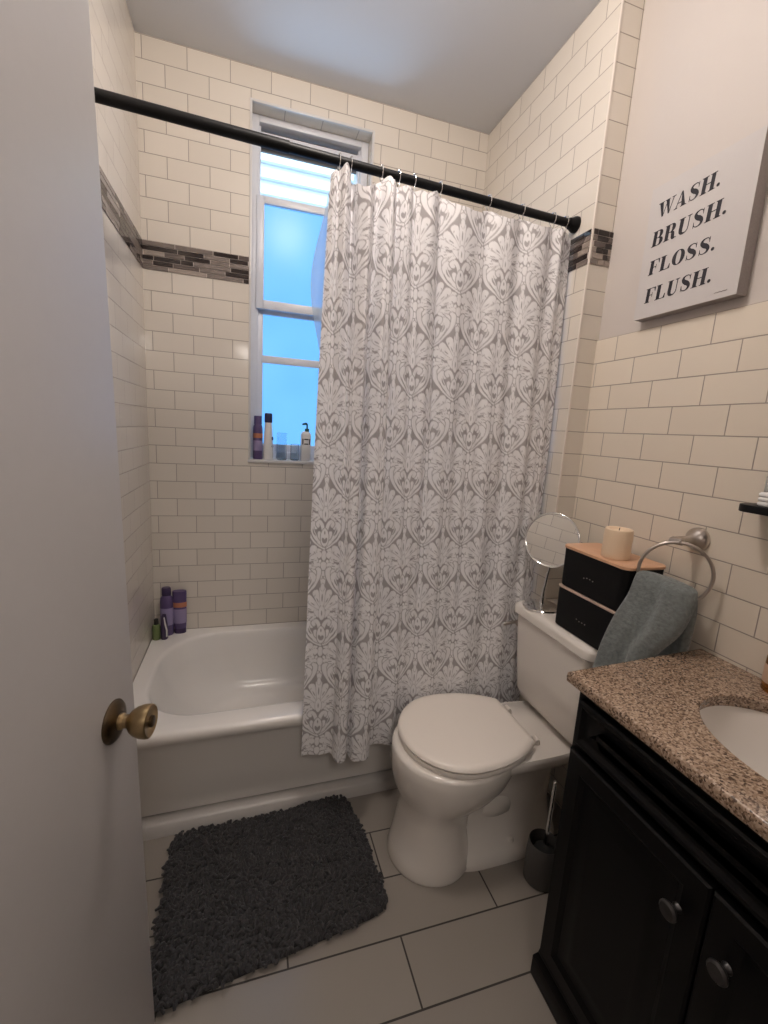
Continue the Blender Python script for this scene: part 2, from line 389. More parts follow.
mb = MB(); mb.box(FX0 + .05, FX1 - .05, .088, .100, 1.655, 1.688); mb.build('cross_rail', 'pane_rail' if 'pane_rail' in M else 'sash', ls, bevel=.002)
mb = MB(); mb.box(FX0 + .03, FX1 - .03, .088, .12, 2.560, 2.600); mb.build('head_rail', 'sash', win, bevel=.006)
mb = MB(); mb.box(FX0 + .032, FX1 - .032, .135, .145, 2.548, 2.63); mb.build('head_shade', 'brushgrey', win)  # dark grey board standing in for the shade around the head rail
mb = MB(); mb.box(HX0 - .008, HX1 + .008, -.008, .07, HZ0 - .014, HZ0)
struct(mb.build('trim_3', 'trimw', bevel=.003), 'white sill under the alcove window', 'window sill')

mb = MB()
for k in range(26):
    z = 2.2 + k * .098
    mb.add([(-.6, 1.30, z + .098), (2.6, 1.30, z + .098), (2.6, 1.262, z), (-.6, 1.262, z), (2.6, 1.30, z), (-.6, 1.30, z)], [(0, 3, 2, 1), (3, 5, 4, 2)])
struct(mb.build('wall_neighbour', 'outside', smooth=0), 'white lap siding of the house outside the window', 'wall')

# ---------------------------------------------------------------- tub surround trim
def tf(x): return .022 * x                       # the tub front runs slightly out of square
mb = MB(); x0, x1 = .004, W - .002
mb.loft([[(x0, -.742, 0), (x0, -.690, 0), (x0, -.690, .048), (x0, -.728, .046), (x0, -.737, .040)], [(x1, -.742 + tf(x1), 0), (x1, -.690 + tf(x1), 0), (x1, -.690 + tf(x1), .048), (x1, -.728 + tf(x1), .046), (x1, -.737 + tf(x1), .040)]])
struct(mb.build('baseboard_tub', 'striptrim', smooth=50), 'white moulded strip along the foot of the bathtub', 'baseboard')

# ================================================================ BATHTUB
tub = thing('bathtub', 'white built-in bathtub under the window behind the damask curtain', 'bathtub', (W / 2, -.38, 0))
def tring(z, x0, x1, y0, y1, r, sk=1):
    return [(x, y + tf(x) * sk * max(0, min(1, -y / .7)), z) for x, y in rrect(x0, x1, y0, y1, r, 14)]
mb = MB(); E = .003
rings = [tring(0.054, E, W - E, -.700, -E, .01), tring(.20, E, W - E, -.728, -E, .01), tring(.335, E, W - E, -.742, -E, .01), tring(.350, E, W - E, -.748, -E, .01), tring(.356, E, W - E, -.764, -E, .012),
         tring(.372, E, W - E, -.772, -E, .014), tring(.388, E, W - E, -.771, -E, .014), tring(.397, E, W - E, -.764, -E, .014), tring(.400, E, W - E, -.752, -E, .014)]
inner = [(.400, .052, 1.40, -.690, -.052, (.20, .14, .14, .24)), (.397, .060, 1.392, -.682, -.060, (.20, .14, .14, .24)), (.385, .068, 1.384, -.675, -.066, (.20, .14, .14, .24)), (.30, .095, 1.372, -.660, -.076, (.20, .14, .14, .23)),
         (.22, .14, 1.355, -.645, -.088, (.20, .14, .14, .22)), (.165, .20, 1.335, -.625, -.102, (.19, .13, .13, .20)), (.142, .25, 1.31, -.60, -.118, (.17, .12, .12, .17)), (.131, .29, 1.28, -.57, -.138, (.15, .1, .1, .15)), (.128, .36, 1.24, -.52, -.18, (.12, .08, .08, .12))]
for z, a, b_, c, d_, r in inner: rings.append(tring(z, a, b_, c, d_, list(r)))
mb.loft(rings, False, True); mb.build('tub_shell', 'tub', tub, smooth=40)
mb = MB(); mb.lathe([(.0, .0), (.03, .0), (.034, .003), (.03, .006), (0, .006)], (1.17, -.36, .1275), n=28); mb.build('drain', 'chrome', tub)
mb = MB(); mb.lathe([(0, 0), (.036, 0), (.038, .006), (.03, .011), (0, .012)], (1.368, -.36, .27), (-1, 0, .1), n=28); mb.build('overflow_plate', 'chrome', tub)

# ================================================================ ROD, HOOKS, CURTAIN, LINER
YR = -.715
rod = thing('curtain_rod', 'black shower curtain rod spanning the tub alcove below the ceiling', 'curtain rod', (W / 2, YR, 2.12))
def zr(x): return lerp(2.146, 2.110, x / W)
mb = MB(); mb.tube([(x, YR, zr(x)) for x in (.012, .2, .512)], .0152, 20); mb.build('outer_tube', 'black_metal', rod)
mb = MB(); mb.tube([(x, YR, zr(x)) for x in (.505, .9, 1.2, W - .012)], .0130, 20); mb.build('inner_tube', 'black_metal', rod)
for xx, sgn in ((.0005, 1), (W - .0005, -1)):
    mb = MB(); mb.lathe([(.0255, 0), (.0255, .005), (.0235, .012), (.019, .02), (.017, .03), (0, .03)], (xx, YR, zr(xx)), (sgn, 0, 0), n=32); mb.build('wall_flange', 'black_metal', rod)

HK = [.654, .688, .781, .835, .884, .970, 1.141, 1.264, 1.385, 1.435]
ORD = ['first', 'second', 'third', 'fourth', 'fifth', 'sixth', 'seventh', 'eighth', 'ninth', 'last']
def hook_mesh():
    m = MB(); R = .0185; P = []
    for i in range(25):
        a = math.radians(-60 + 300 * i / 24); P.append((0.0, R * math.cos(a), R * math.sin(a)))
    m.tube(P, .0014, 8)
    m.tube([P[0], (0, .006, -.024), (0, .001, -.034), (.0, -.006, -.044), (0, -.004, -.050), (0, .003, -.050), (0, .006, -.044)], .0014, 8)
    m.tube([P[-1], (0, -.012, -.024), (0, -.004, -.034), (0, .004, -.040)], .0014, 8)
    for i in (9, 12, 15): m.lathe([(0, -.003), (.0026, -.002), (.0026, .002), (0, .003)], P[i], (0, -math.sin(math.radians(-60 + 12.5 * i)), math.cos(math.radians(-60 + 12.5 * i))), 10)
    return m
h0 = None
for i, x in enumerate(HK):
    loc = (x, YR, zr(x) - .0012)
    if h0 is None: h = hook_mesh().build('curtain_hook', 'chrome'); h0 = h
    else: h = h0.copy(); COL.objects.link(h)
    h.location = loc
    tag(h, 'thin metal curtain hook, %s along the black rod counting from the window side' % ORD[i], 'curtain hook', 'curtain hooks on the rod')

# --- damask motif painted on a raster cell, then sampled by every vertex of the cloth
CW, CH = .160, .330; PX = .0008
nx_, ny_ = int(CW / PX), int(CH / PX)
gx, gy = np.meshgrid((np.arange(nx_) + .5) * PX, (np.arange(ny_) + .5) * PX)
cell = np.zeros((ny_, nx_))
def strokes(pts, wid, n=10):
    P = catmull(pts, n); m = len(P); Wd = np.interp(np.linspace(0, len(wid) - 1, m), range(len(wid)), wid); return P, Wd
def sdf_stroke(ox, oy, P, Wd, mir):
    d = np.full(gx.shape, 9.)
    for p, w in zip(P, Wd):
        dx = gx - (ox + (-p[0] if mir else p[0])); dy = gy - (oy + p[1])
        dx -= CW * np.round(dx / CW); dy -= CH * np.round(dy / CH)
        np.minimum(d, np.sqrt(dx * dx + dy * dy) - w, out=d)
    return d
def leaf(a, b, w, bend=0., rnd=.55):
    a, b = np.array(a), np.array(b); t = np.linspace(0, 1, 16); n_ = np.array([-(b - a)[1], (b - a)[0]])
    P = [a + (b - a) * k + n_ * bend * math.sin(PI * k) for k in t]
    return P, w * np.sin(PI * np.clip(.04 + .92 * t, 0, 1)) ** rnd
EL = []   # (points, widths, mirrored?, value, gap)
def el(PW, both=True, val=1, gap=.0021): EL.append((PW[0], PW[1], both, val, gap))
def drop(a, b, w, bend=0., w0=.25):
    a, b = np.array(a), np.array(b); t = np.linspace(0, 1, 14); n_ = np.array([-(b - a)[1], (b - a)[0]])
    return [a + (b - a) * k + n_ * bend * math.sin(PI * k) for k in t], w * (w0 + (1 - w0) * t ** .8)
# stem with small leaves under each medallion
el(leaf((.006, -.056), (.032, -.116), .0100, -.05)); el(drop((.010, -.036), (.0135, -.046), .0075)); el(leaf((.020, -.046), (.046, -.052), .0070))
el(leaf((.010, -.004), (.046, -.018), .0080, .18)); el(drop((.008, -.016), (.026, -.040), .0085, .16)); el(leaf((.006, -.050), (.022, -.086), .0080, -.14))
el(leaf((0, -.004), (0, -.036), .0075), False); el(drop((0, -.105), (0, -.050), .0085, 0, .6), False); el(drop((0, -.128), (0, -.082), .0105, 0, .3), False)
el(leaf((.004, -.094), (.040, -.134), .0090, .22)); el(leaf((.030, -.052), (.046, -.094), .0070, .12))
# palmette: scalloped acanthus lobes close together
G = .0010
el(drop((.010, .118), (.050, .090), .0105, -.10), gap=G); el(drop((.012, .116), (.062, .112), .0095, -.06), gap=G)
el(drop((.008, .122), (.062, .146), .0118, 0), gap=G); el(drop((.006, .128), (.044, .168), .0122, 0), gap=G)
el(drop((.003, .134), (.022, .186), .0108, 0), gap=G); el(drop((0, .140), (0, .196), .0095, 0, .5), False, gap=G); el(leaf((0, .190), (0, .214), .0055), False, gap=G)
el(leaf((.006, .100), (.024, .124), .0080, .1), gap=G); el(leaf((0, .092), (0, .136), .0095), False, gap=G)
for a, b, w in (((.000, .152), (.000, .180), .0019), ((.010, .150), (.018, .168), .0014), ((.024, .144), (.036, .154), .0016), ((.034, .130), (.050, .135), .0015), ((.040, .112), (.054, .111), .0013), ((.030, .104), (.044, .094), .0015), ((.000, .104), (.000, .122), .0016), ((.046, .160), (.048, .154), .0012), ((.058, .140), (.062, .134), .0012), ((.023, .180), (.026, .174), .0012)):
    el(leaf(a, b, w), a[0] != 0, 0, 0)
# cup: thin outer horns with broad curling horns nested inside
el(strokes([(.0, .001), (.016, .013), (.036, .031), (.054, .052), (.0645, .074), (.0665, .094), (.060, .102)], [.0032, .0048, .0056, .0062, .0072, .0074, .0055]), gap=.0024)
el(strokes([(.003, .012), (.018, .025), (.033, .043), (.043, .060), (.047, .075), (.040, .084), (.031, .079), (.031, .071)], [.0045, .0062, .0072, .0084, .0092, .0082, .0066, .0050]), gap=.0018)
el(leaf((.024, .024), (.049, .058), .0021, -.08), val=0, gap=0); el(leaf((.030, .046), (.041, .068), .0024, -.1), val=0, gap=0)
# inner scrolls
el(strokes([(.003, .044), (.005, .062), (.010, .080), (.019, .090), (.027, .085), (.023, .077)], [.0034, .0050, .0056, .0060, .0055, .0058]))
el(drop((.012, .030), (.019, .054), .0058, -.1))
el(leaf((0, .012), (0, .064), .0125), False)
el(leaf((.0008, .020), (.0060, .036), .0044, 0), val=0, gap=0)
el(leaf((0, .048), (0, .059), .0018), False, val=0, gap=0)
for P_, Wd, both, val, gap in EL:
    for ox, oy in ((CW / 2, .09), (0, .09 + CH / 2)):
        for mir in ((False, True) if both else (False,)):
            d = sdf_stroke(ox, oy, P_, Wd, mir)
            if val == 1: cell = cell * np.clip(.5 + (d - gap) / .0010, 0, 1)
            cov = np.clip(.5 - d / .0010, 0, 1); cell = cell * (1 - cov) + val * cov
def damask(u, v):
    fx = (u / CW * nx_ - .5) % nx_; fy = (v / CH * ny_ - .5) % ny_
    i0, j0 = np.floor(fx).astype(int) % nx_, np.floor(fy).astype(int) % ny_; i1, j1 = (i0 + 1) % nx_, (j0 + 1) % ny_; a, b2 = fx - np.floor(fx), fy - np.floor(fy)
    return cell[j0, i0] * (1 - a) * (1 - b2) + cell[j0, i1] * a * (1 - b2) + cell[j1, i0] * (1 - a) * b2 + cell[j1, i1] * a * b2

# rows: x_top, y_top (from rod), x_bottom, y_bottom
CT = [(.632, .005, .586, -.790), (.642, -.012, .610, -.783), (.654, -.006, .640, -.786), (.668, -.034, .668, -.789), (.688, -.004, .688, -.800), (.699, .020, .694, -.828), (.712, -.020, .712, -.842), (.732, -.052, .730, -.834),
      (.752, -.026, .741, -.806), (.766, -.002, .745, -.812), (.781, -.004, .754, -.842), (.796, -.026, .778, -.856), (.812, -.028, .800, -.851), (.824, -.008, .815, -.832), (.835, -.003, .818, -.800), (.852, -.026, .838, -.790), (.866, -.026, .872, -.796),
      (.884, -.004, .905, -.806), (.905, -.026, .932, -.803), (.935, -.034, .956, -.793), (.955, -.018, .982, -.792), (.970, -.004, 1.005, -.800), (1.00, -.020, 1.035, -.808), (1.04, -.030, 1.065, -.802), (1.08, -.022, 1.095, -.793),
      (1.115, -.010, 1.125, -.794), (1.141, -.004, 1.155, -.804), (1.18, -.020, 1.19, -.808), (1.22, -.022, 1.23, -.797), (1.264, -.004, 1.265, -.792), (1.30, -.022, 1.30, -.801), (1.345, -.024, 1.34, -.804), (1.385, -.004, 1.375, -.795), (1.41, -.020, 1.405, -.789), (1.435, -.003, 1.435, -.786), (1.470, .004, 1.466, -.779)]
NU = 19
CT = [(a, b * 1.35, c, d + (.030 if c > .93 else .012 if c > .86 else .004 if c > .82 else 0)) for a, b, c, d in CT]
prof = np.array(catmull(CT, NU)); nu = len(prof)
ZB, NV = .262, 640
def cloth(prof, zb, ztop_f, nv, name, mat, parent=None, damask_on=True, bulge=None):
    nu = len(prof); s = np.linspace(0, 1, nv)[:, None]
    xt, yt, xb, yb = [prof[:, k][None, :] for k in range(4)]
    yt = yt + YR
    zt = ztop_f(prof[:, 0])[None, :]
    t = s ** .6; tt = t * t * (3 - 2 * t); tt = .55 * t + .45 * tt
    X = xt + (xb - xt) * tt; Y = yt + (yb - yt) * tt; Z = zt + (zb - zt) * s
    k = np.arange(nu)[None, :] / NU
    Y = Y + .004 * np.sin(k * 2.1 + s * 5) * np.sin(PI * s) + .0025 * np.sin(k * 4.7 - s * 9) * np.sin(PI * s)
    Z = Z + .004 * np.sin(k * 1.7 + 1) * (s > .97) * (s - .97) / .03
    if bulge: X = X - bulge[0] * np.exp(-((Z - bulge[1]) / bulge[2]) ** 2) * np.clip(1 - k / 3, 0, 1)
    V = np.stack([X, Y, Z], -1).reshape(-1, 3)
    idx = np.arange(nv * nu).reshape(nv, nu); F = np.stack([idx[:-1, :-1], idx[1:, :-1], idx[1:, 1:], idx[:-1, 1:]], -1).reshape(-1, 4)
    me = bpy.data.meshes.new(name)
    off = np.array(OFF[parent.name]) if parent else np.zeros(3)
    me.vertices.add(len(V)); me.vertices.foreach_set('co', (V - off).astype(np.float32).ravel())
    me.loops.add(F.size); me.loops.foreach_set('vertex_index', F.ravel().astype(np.int32)); me.polygons.add(len(F))
    me.polygons.foreach_set('loop_start', np.arange(0, F.size, 4, dtype=np.int32)); me.update(calc_edges=True); me.validate()
    me.polygons.foreach_set('use_smooth', [True] * len(me.polygons))
    if damask_on:
        mid = V.reshape(nv, nu, 3)[int(nv * .55)]; arc = np.concatenate([[0], np.cumsum(np.hypot(np.diff(mid[:, 0]), np.diff(mid[:, 1])))])
        u = np.broadcast_to(arc[None, :] + PHU, (nv, nu)); v = Z - .262 + PHV
        c = damask(u, v).ravel()
        ca = me.color_attributes.new('damask', 'FLOAT_COLOR', 'POINT'); ca.data.foreach_set('color', np.stack([c, c, c, np.ones_like(c)], -1).astype(np.float32).ravel())
    me.materials.append(M[mat])
    o = bpy.data.objects.new(name, me); COL.objects.link(o)
    if parent: o.parent = parent
    return o
PHU, PHV = .03, .02
def ctop(x):
    base = zr(x) - .030
    d = np.min(np.abs(x[:, None] - np.array(HK)[None, :]), 1)
    g_ = np.interp(x, HK, np.arange(len(HK))); gap = np.array([HK[min(int(i) + 1, 9)] - HK[min(int(i), 8)] for i in g_])
    return base - .012 * np.clip(d / .03, 0, 1) ** 2 - .010 * (np.clip(gap, 0, .18) / .18) * np.clip(d / .06, 0, 1) ** 2 + .012 * np.exp(-((x - .672) / .012) ** 2) - .034 * np.exp(-((x - .728) / .022) ** 2) + .012 * np.exp(-((x - .80) / .02) ** 2) + .010 * np.exp(-((x - .945) / .02) ** 2)
cur = thing('shower_curtain', 'grey and white damask shower curtain hanging from the black rod', 'shower curtain', (1.03, -.79, .262))
cloth(prof, ZB, ctop, NV, 'curtain_cloth', 'damask', cur)
# liner: clear vinyl sheet inside the tub
LT = [(.640, .012, .645, -.655), (.650, .020, .660, -.640), (.668, .010, .68, -.655), (.70, .034, .71, -.64), (.76, .016, .77, -.655), (.84, .03, .85, -.64), (.95, .014, .96, -.655), (1.1, .03, 1.1, -.64), (1.25, .014, 1.25, -.655), (1.38, .03, 1.36, -.64), (1.455, .014, 1.375, -.65)]
def ltop(x): return zr(x) - .050 - .10 * np.clip((.660 - x) / .034, 0, 1) ** 2
ln = cloth(np.array(catmull(LT, NU)), .20, ltop, 60, 'shower_liner', 'liner', None, False, (.056, 1.80, .20))
tag(ln, 'clear bluish plastic shower liner hanging inside the tub behind the damask curtain', 'shower liner')

# ================================================================ TOILET
YT = -.984
toi = thing('toilet', 'white two piece toilet with closed lid against the right wall', 'toilet', (1.25, YT, 0))
def egg(z, xf, xb, hw, xm=None, nb=2.0, n=56, yc=YT):
    xm = xm if xm is not None else xf + hw * 1.12; out = []
    for i in range(n):
        a = 2 * PI * i / n; c, s_ = math.cos(a), math.sin(a)
        if c < 0: x = xm + (xm - xf) * c; y = hw * s_
        else: x = xm + (xb - xm) * abs(c) ** (2 / nb); y = hw * math.copysign(abs(s_) ** (2 / nb), s_)
        out.append((x, yc + y, z))
    return out
mb = MB()
mb.loft([egg(0, .860, 1.13, .136, 1.0), egg(.012, .856, 1.14, .139, 1.0), egg(.05, .864, 1.13, .131, 1.0), egg(.12, .878, 1.115, .121, .995), egg(.18, .886, 1.12, .118, .995), egg(.215, .884, 1.15, .124, 1.0), egg(.245, .874, 1.19, .140, 1.01),
         egg(.275, .862, 1.22, .158, 1.03), egg(.31, .854, 1.25, .172, 1.04), egg(.355, .851, 1.27, .180, 1.045), egg(.388, .851, 1.275, .181, 1.045), egg(.398, .855, 1.272, .178, 1.045), egg(.401, .866, 1.265, .170, 1.045)])
# foot and trapway behind the column
mb.loft([egg(0, .95, 1.47, .118, 1.15, 3), egg(.02, .95, 1.47, .118, 1.15, 3), egg(.04, .955, 1.465, .105, 1.15, 3), egg(.065, .97, 1.45, .078, 1.15, 3), egg(.14, 1.0, 1.44, .066, 1.15, 3), egg(.25, 1.0, 1.44, .075, 1.15, 3), egg(.33, 1.0, 1.46, .105, 1.15, 3), egg(.37, 1.0, 1.49, .13, 1.15, 3)])
mb.loft([egg(.345, 1.12, 1.50, .125, 1.2, 4), egg(.36, 1.11, 1.515, .145, 1.2, 4), egg(.39, 1.11, 1.52, .152, 1.2, 4), egg(.401, 1.115, 1.515, .146, 1.2, 4)])
mb.lathe([(0, -.05), (.05, -.045), (.075, -.02), (.08, 0), (.075, .02), (.05, .045), (0, .05)], (1.20, YT - .025, .17), (0, 1, .25), n=28)
mb.build('bowl', 'porc', toi, smooth=60)
for sy in (-1, 1):
    mb = MB(); mb.lathe([(.0135, 0), (.013, .012), (.009, .021), (0, .024)], (1.255, YT + sy * .083, .04), n=20); mb.build('bolt_cap', 'porc', toi)
def lid_ring(z, g=0., xb=1.287):
    out = []
    for x, y, _ in egg(z, .874 + g, 1.342 - g, .190 - g, 1.060, 2.0, 96, YT + .010): out.append((min(x, xb - g), y, z))
    return out
mb = MB(); mb.loft([lid_ring(.401, .012), lid_ring(.403, .004), lid_ring(.410, .001), lid_ring(.417, .004), lid_ring(.419, .012)]); mb.build('seat', 'seat', toi, smooth=50)
mb = MB(); mb.loft([lid_ring(.4195, .010), lid_ring(.421, .003), lid_ring(.428, -.001), lid_ring(.435, .002), lid_ring(.4395, .008), lid_ring(.442, .022), lid_ring(.4435, .05)]); mb.build('lid', 'seat', toi, smooth=50)
for sy in (-1, 1):
    mb = MB(); mb.box(1.290, 1.322, YT + .006 + sy * .083 - .010, YT + .006 + sy * .083 + .010, .401, .412); mb.lathe([(0, -.014), (.0075, -.013), (.0075, .013), (0, .014)], (1.310, YT + .006 + sy * .083, .417), (0, 1, 0), n=16); mb.build('hinge', 'seat', toi, bevel=.002)
def trect(z, x0, x1, hw, r): return [(x, y, z) for x, y in rrect(x0, x1, YT - hw, YT + hw, [r, .012, .012, r], 10)]
mb = MB()
mb.loft([trect(.402, 1.45, 1.53, .115, .03), trect(.415, 1.412, 1.545, .158, .05), trect(.432, 1.393, 1.549, .175, .05), trect(.46, 1.383, 1.550, .183, .045), trect(.60, 1.373, 1.550, .192, .042), trect(.735, 1.365, 1.550, .199, .04), trect(.745, 1.365, 1.550, .199, .04)])
mb.build('tank', 'porc', toi, smooth=50)
mb = MB(); mb.loft([trect(.744, 1.360, 1.551, .203, .04), trect(.749, 1.354, 1.552, .208, .042), trect(.770, 1.354, 1.552, .208, .042), trect(.779, 1.358, 1.550, .204, .04), trect(.784, 1.366, 1.546, .196, .036), trect(.786, 1.38, 1.53, .19, .03)])
mb.build('tank_lid', 'porc', toi, smooth=50)
mb = MB(); yl = YT + .197; mb.lathe([(0, 0), (.014, 0), (.014, .006), (.008, .010), (.008, .018), (0, .018)], (1.395, yl - .002, .69), (0, 1, 0), n=18); mb.tube([(1.395, yl + .014, .69), (1.37, yl + .017, .688), (1.345, yl + .018, .684), (1.335, yl + .018, .682)], [.006, .006, .007, .004], 10)
tag(mb.build('flush_lever', 'nickel', toi), 'small metal flush lever')

# ================================================================ ON THE TANK
ZT = .786
def storage(name, label, z0, z1, x0, x1, y0, y1, lid):
    t = thing(name, label, 'storage box', ((x0 + x1) / 2, (y0 + y1) / 2, z0), 'black storage boxes stacked on the toilet tank')
    R = lambda z, g=0, r=.022: [(x, y, z) for x, y in rrect(x0 + g, x1 - g, y0 + g, y1 - g, max(r - g, .004), 7)]
    m = MB(); zt = z1 - (.010 if lid else .006)
    m.loft([R(z0, .006), R(z0 + .004, .002), R(z0 + .012, .0015), R(zt, 0), R(zt, .003), R(z0 + .01, .005)], True, True); m.build('body', 'box', t, smooth=40)
    m = MB()
    if lid:
        m.loft([R(z1 - .010, -.001), R(z1 - .009, -.003), R(z1 - .002, -.003), R(z1, -.0005), R(z1, .01)]); tag(m.build('lid', 'wood', t, smooth=40), 'warm bamboo lid')
    else:
        m.loft([R(zt, 0.), R(zt + .001, -.0025), R(z1 - .001, -.0025), R(z1, 0), R(z1, .012)]); tag(m.build('rim', 'pinkrim', t, smooth=40), 'pale pinkish rim')
    xm, zz = x0 - .0003, z0 + .055
    m = MB(); rr = random.Random(int(z0 * 1000))
    for k in range(4): m.lathe([(0, 0), (.0018, 0), (.0014, .001), (0, .0012)], (xm + .0006, (y0 + y1) / 2 + .02 - k * .012, zz + rr.uniform(-.002, .002)), (-1, 0, 0), 8)
    m.build('rivet_row', 'nickel', t)
    return t
storage('storage_box', 'lower black storage box with pale rim resting on the tank lid', ZT + .0005, .922, 1.374, 1.528, -1.238, -.985, False)
storage('storage_box', 'upper black storage box with bamboo lid under the candle', .9225, 1.056, 1.376, 1.520, -1.243, -.988, True)
cd = thing('candle', 'ivory pillar candle standing on the bamboo lid of the upper box', 'candle', (1.425, -1.150, 1.0565))
mb = MB(); mb.lathe([(.036, 0), (.0378, .004), (.038, .02), (.0375, .045), (.0385, .060), (.0375, .076), (.0368, .082), (.034, .085), (.030, .084), (.024, .077), (0, .075)], (1.425, -1.150, 1.0565), n=40); mb.build('wax_body', 'wax', cd)
mb = MB(); mb.tube([(1.425, -1.150, 1.130), (1.4255, -1.1495, 1.139), (1.427, -1.149, 1.143)], .0011, 8); mb.build('wick', 'wick', cd)

mc = Vector((1.420, -.876, 1.038)); mn = Vector((-.83, -.51, .21)).normalized()
mir = thing('vanity_mirror', 'round chrome stand mirror on the toilet tank beside the black boxes', 'mirror', (1.42, -.868, ZT))
mb = MB(); mb.lathe([(.0925, -.004), (.0955, -.003), (.097, .001), (.0955, .0055), (.0925, .0065), (.0895, .0045)], mc, mn, 64, False, False); mb.lathe([(0, -.006), (.06, -.006), (.0925, -.004)], mc, mn, 64, False, False); mb.build('mirror_frame', 'chrome', mir, smooth=60)
mb = MB(); mb.lathe([(0, .0042), (.05, .0042), (.0898, .0042)], mc, mn, 64, False, False); mb.build('mirror_glass', 'mirror', mir, smooth=0)
mb = MB(); bot = mc - Vector((0, 0, .094))
mb.tube([(1.420, -.866, ZT + .015), (1.422, -.866, .85), (1.427, -.868, .90), tuple(bot + Vector((.010, .004, .0))), tuple(bot + Vector((.012, .006, .02)))], [.0065, .005, .0045, .0045, .004], 14)
mb.lathe([(.010, 0), (.010, .006), (.007, .012), (.007, .03), (0, .03)], (1.420, -.866, ZT + .010), n=20); mb.build('stem', 'chrome', mir)
mb = MB(); mb.lathe([(.062, 0), (.064, .003), (.062, .007), (.045, .012), (.02, .016), (0, .017)], (1.420, -.866, ZT + .0005), n=48); mb.build('foot', 'chrome', mir)

# ================================================================ TOWEL RING + TOWEL
RC = Vector((1.464, -1.308, 1.058)); RR = .082
tr = thing('towel_ring', 'brushed nickel towel ring on the tiled wall above the counter', 'towel ring', (XR, -1.285, 1.14))
mb = MB(); mb.lathe([(.032, 0), (.032, .005), (.030, .011), (.023, .020), (.014, .029), (.0095, .042), (.0095, .088), (.0, .090)], (XR - .0005, -1.285, 1.142), (-1, 0, 0), n=36); mb.build('wall_post', 'nickel', tr)
mb = MB(); mb.lathe([(0, -.018), (.0085, -.016), (.0098, 0), (.0085, .016), (0, .018)], (1.467, -1.295, 1.1405), (0, 1, -.05), n=20); mb.build('swivel', 'nickel', tr)
mb = MB(); ax = Vector((1, .10, 0)).normalized(); e1 = Vector((-.72, .69, 0)).normalized()
mb.tube([RC + e1 * (RR * math.cos(a)) + Vector((0, 0, RR * math.sin(a))) for a in [2 * PI * i / 64 for i in range(64)]], .0046, 12, closed=True); mb.build('ring', 'nickel', tr)

tw = thing('hanging_towel', 'grey green terry hand towel draped through the nickel towel ring', 'towel', (1.44, -1.28, .72))
def towel_layer(secs, seed, amp, freq, n=84, m=46):
    S = catmull(secs, m // (len(secs) - 1) + 1); rings = []
    for k, (z, xc, yc, wx, wy, tilt, ph, sk_) in enumerate(S):
        r = []
        for i in range(n):
            a = 2 * PI * i / n; c, s_ = math.cos(a), math.sin(a)
            y = wy * math.copysign(abs(c) ** .75, c); x = wx * math.copysign(abs(s_) ** .8, s_)
            f = min(1, k / 10.); wv = amp * f * math.sin(freq * y / wy + ph + seed) + .003 * f * math.sin(freq * 2.3 * y / wy + seed * 2 + k * .05)
            r.append((xc + x + wv - sk_ * y, yc + y, z + tilt * y + .003 * math.sin(9 * y / wy + seed) * (k > len(S) - 8)))
        rings.append(r)
    return rings
mb = MB()
mb.loft(towel_layer([(1.044, 1.452, -1.300, .004, .036, .18, 0, .6), (1.040, 1.450, -1.304, .018, .050, .20, 0, .6), (1.025, 1.444, -1.309, .027, .056, .15, .2, .55), (.98, 1.432, -1.312, .032, .060, .10, .5, .5), (.92, 1.408, -1.306, .033, .064, .05, .9, .48), (.85, 1.380, -1.291, .031, .055, 0, 1.2, .46), (.79, 1.366, -1.290, .028, .056, 0, 1.4, .45), (.756, 1.358, -1.289, .027, .057, 0, 1.5, .45), (.748, 1.358, -1.289, .020, .052, 0, 1.5, .45)], .4, .009, 4.2))
mb.build('front_fold', 'towel', tw, smooth=70)
mb = MB()
mb.loft(towel_layer([(1.030, 1.492, -1.290, .004, .030, .1, 0, 0), (1.025, 1.494, -1.300, .016, .044, .1, 0, 0), (.99, 1.498, -1.306, .018, .050, .05, 1, 0), (.90, 1.500, -1.306, .020, .050, 0, 1.5, 0), (.80, 1.500, -1.300, .020, .044, 0, 2, 0), (.765, 1.500, -1.300, .018, .042, 0, 2, 0)], 1.3, .003, 3.))
mb.build('back_fold', 'towel', tw, smooth=70)

# ================================================================ VANITY
VY0, VY1 = -1.392, -2.085; VX = 1.135; VB = 1.550; CZ = .86; ym = -1.738
van = thing('bathroom_vanity', 'black bathroom vanity cabinet under the granite counter', 'vanity cabinet', (1.34, ym, 0))
mb = MB()
mb.box(VX, VX + .018, VY0, VY0 - .045, .085, .831); mb.box(VX, VX + .018, VY1, VY1 + .045, .085, .831); mb.box(VX, VX + .018, VY0 - .045, VY1 + .045, .80, .831); mb.box(VX, VX + .018, VY0 - .045, VY1 + .045, .690, .704)
mb.box(VX, VX + .018, VY0 - .045, VY1 + .045, .085, .105)
mb.box(VX + .018, VB, VY0 - .004, VY0 - .020, .07, .831); mb.box(VX + .018, VB, VY1, VY1 + .016, .07, .831); mb.box(VX + .018, VB, VY0 - .020, VY1 + .016, .10, .115); mb.box(VB - .008, VB, VY0 - .020, VY1 + .016, .115, .831)
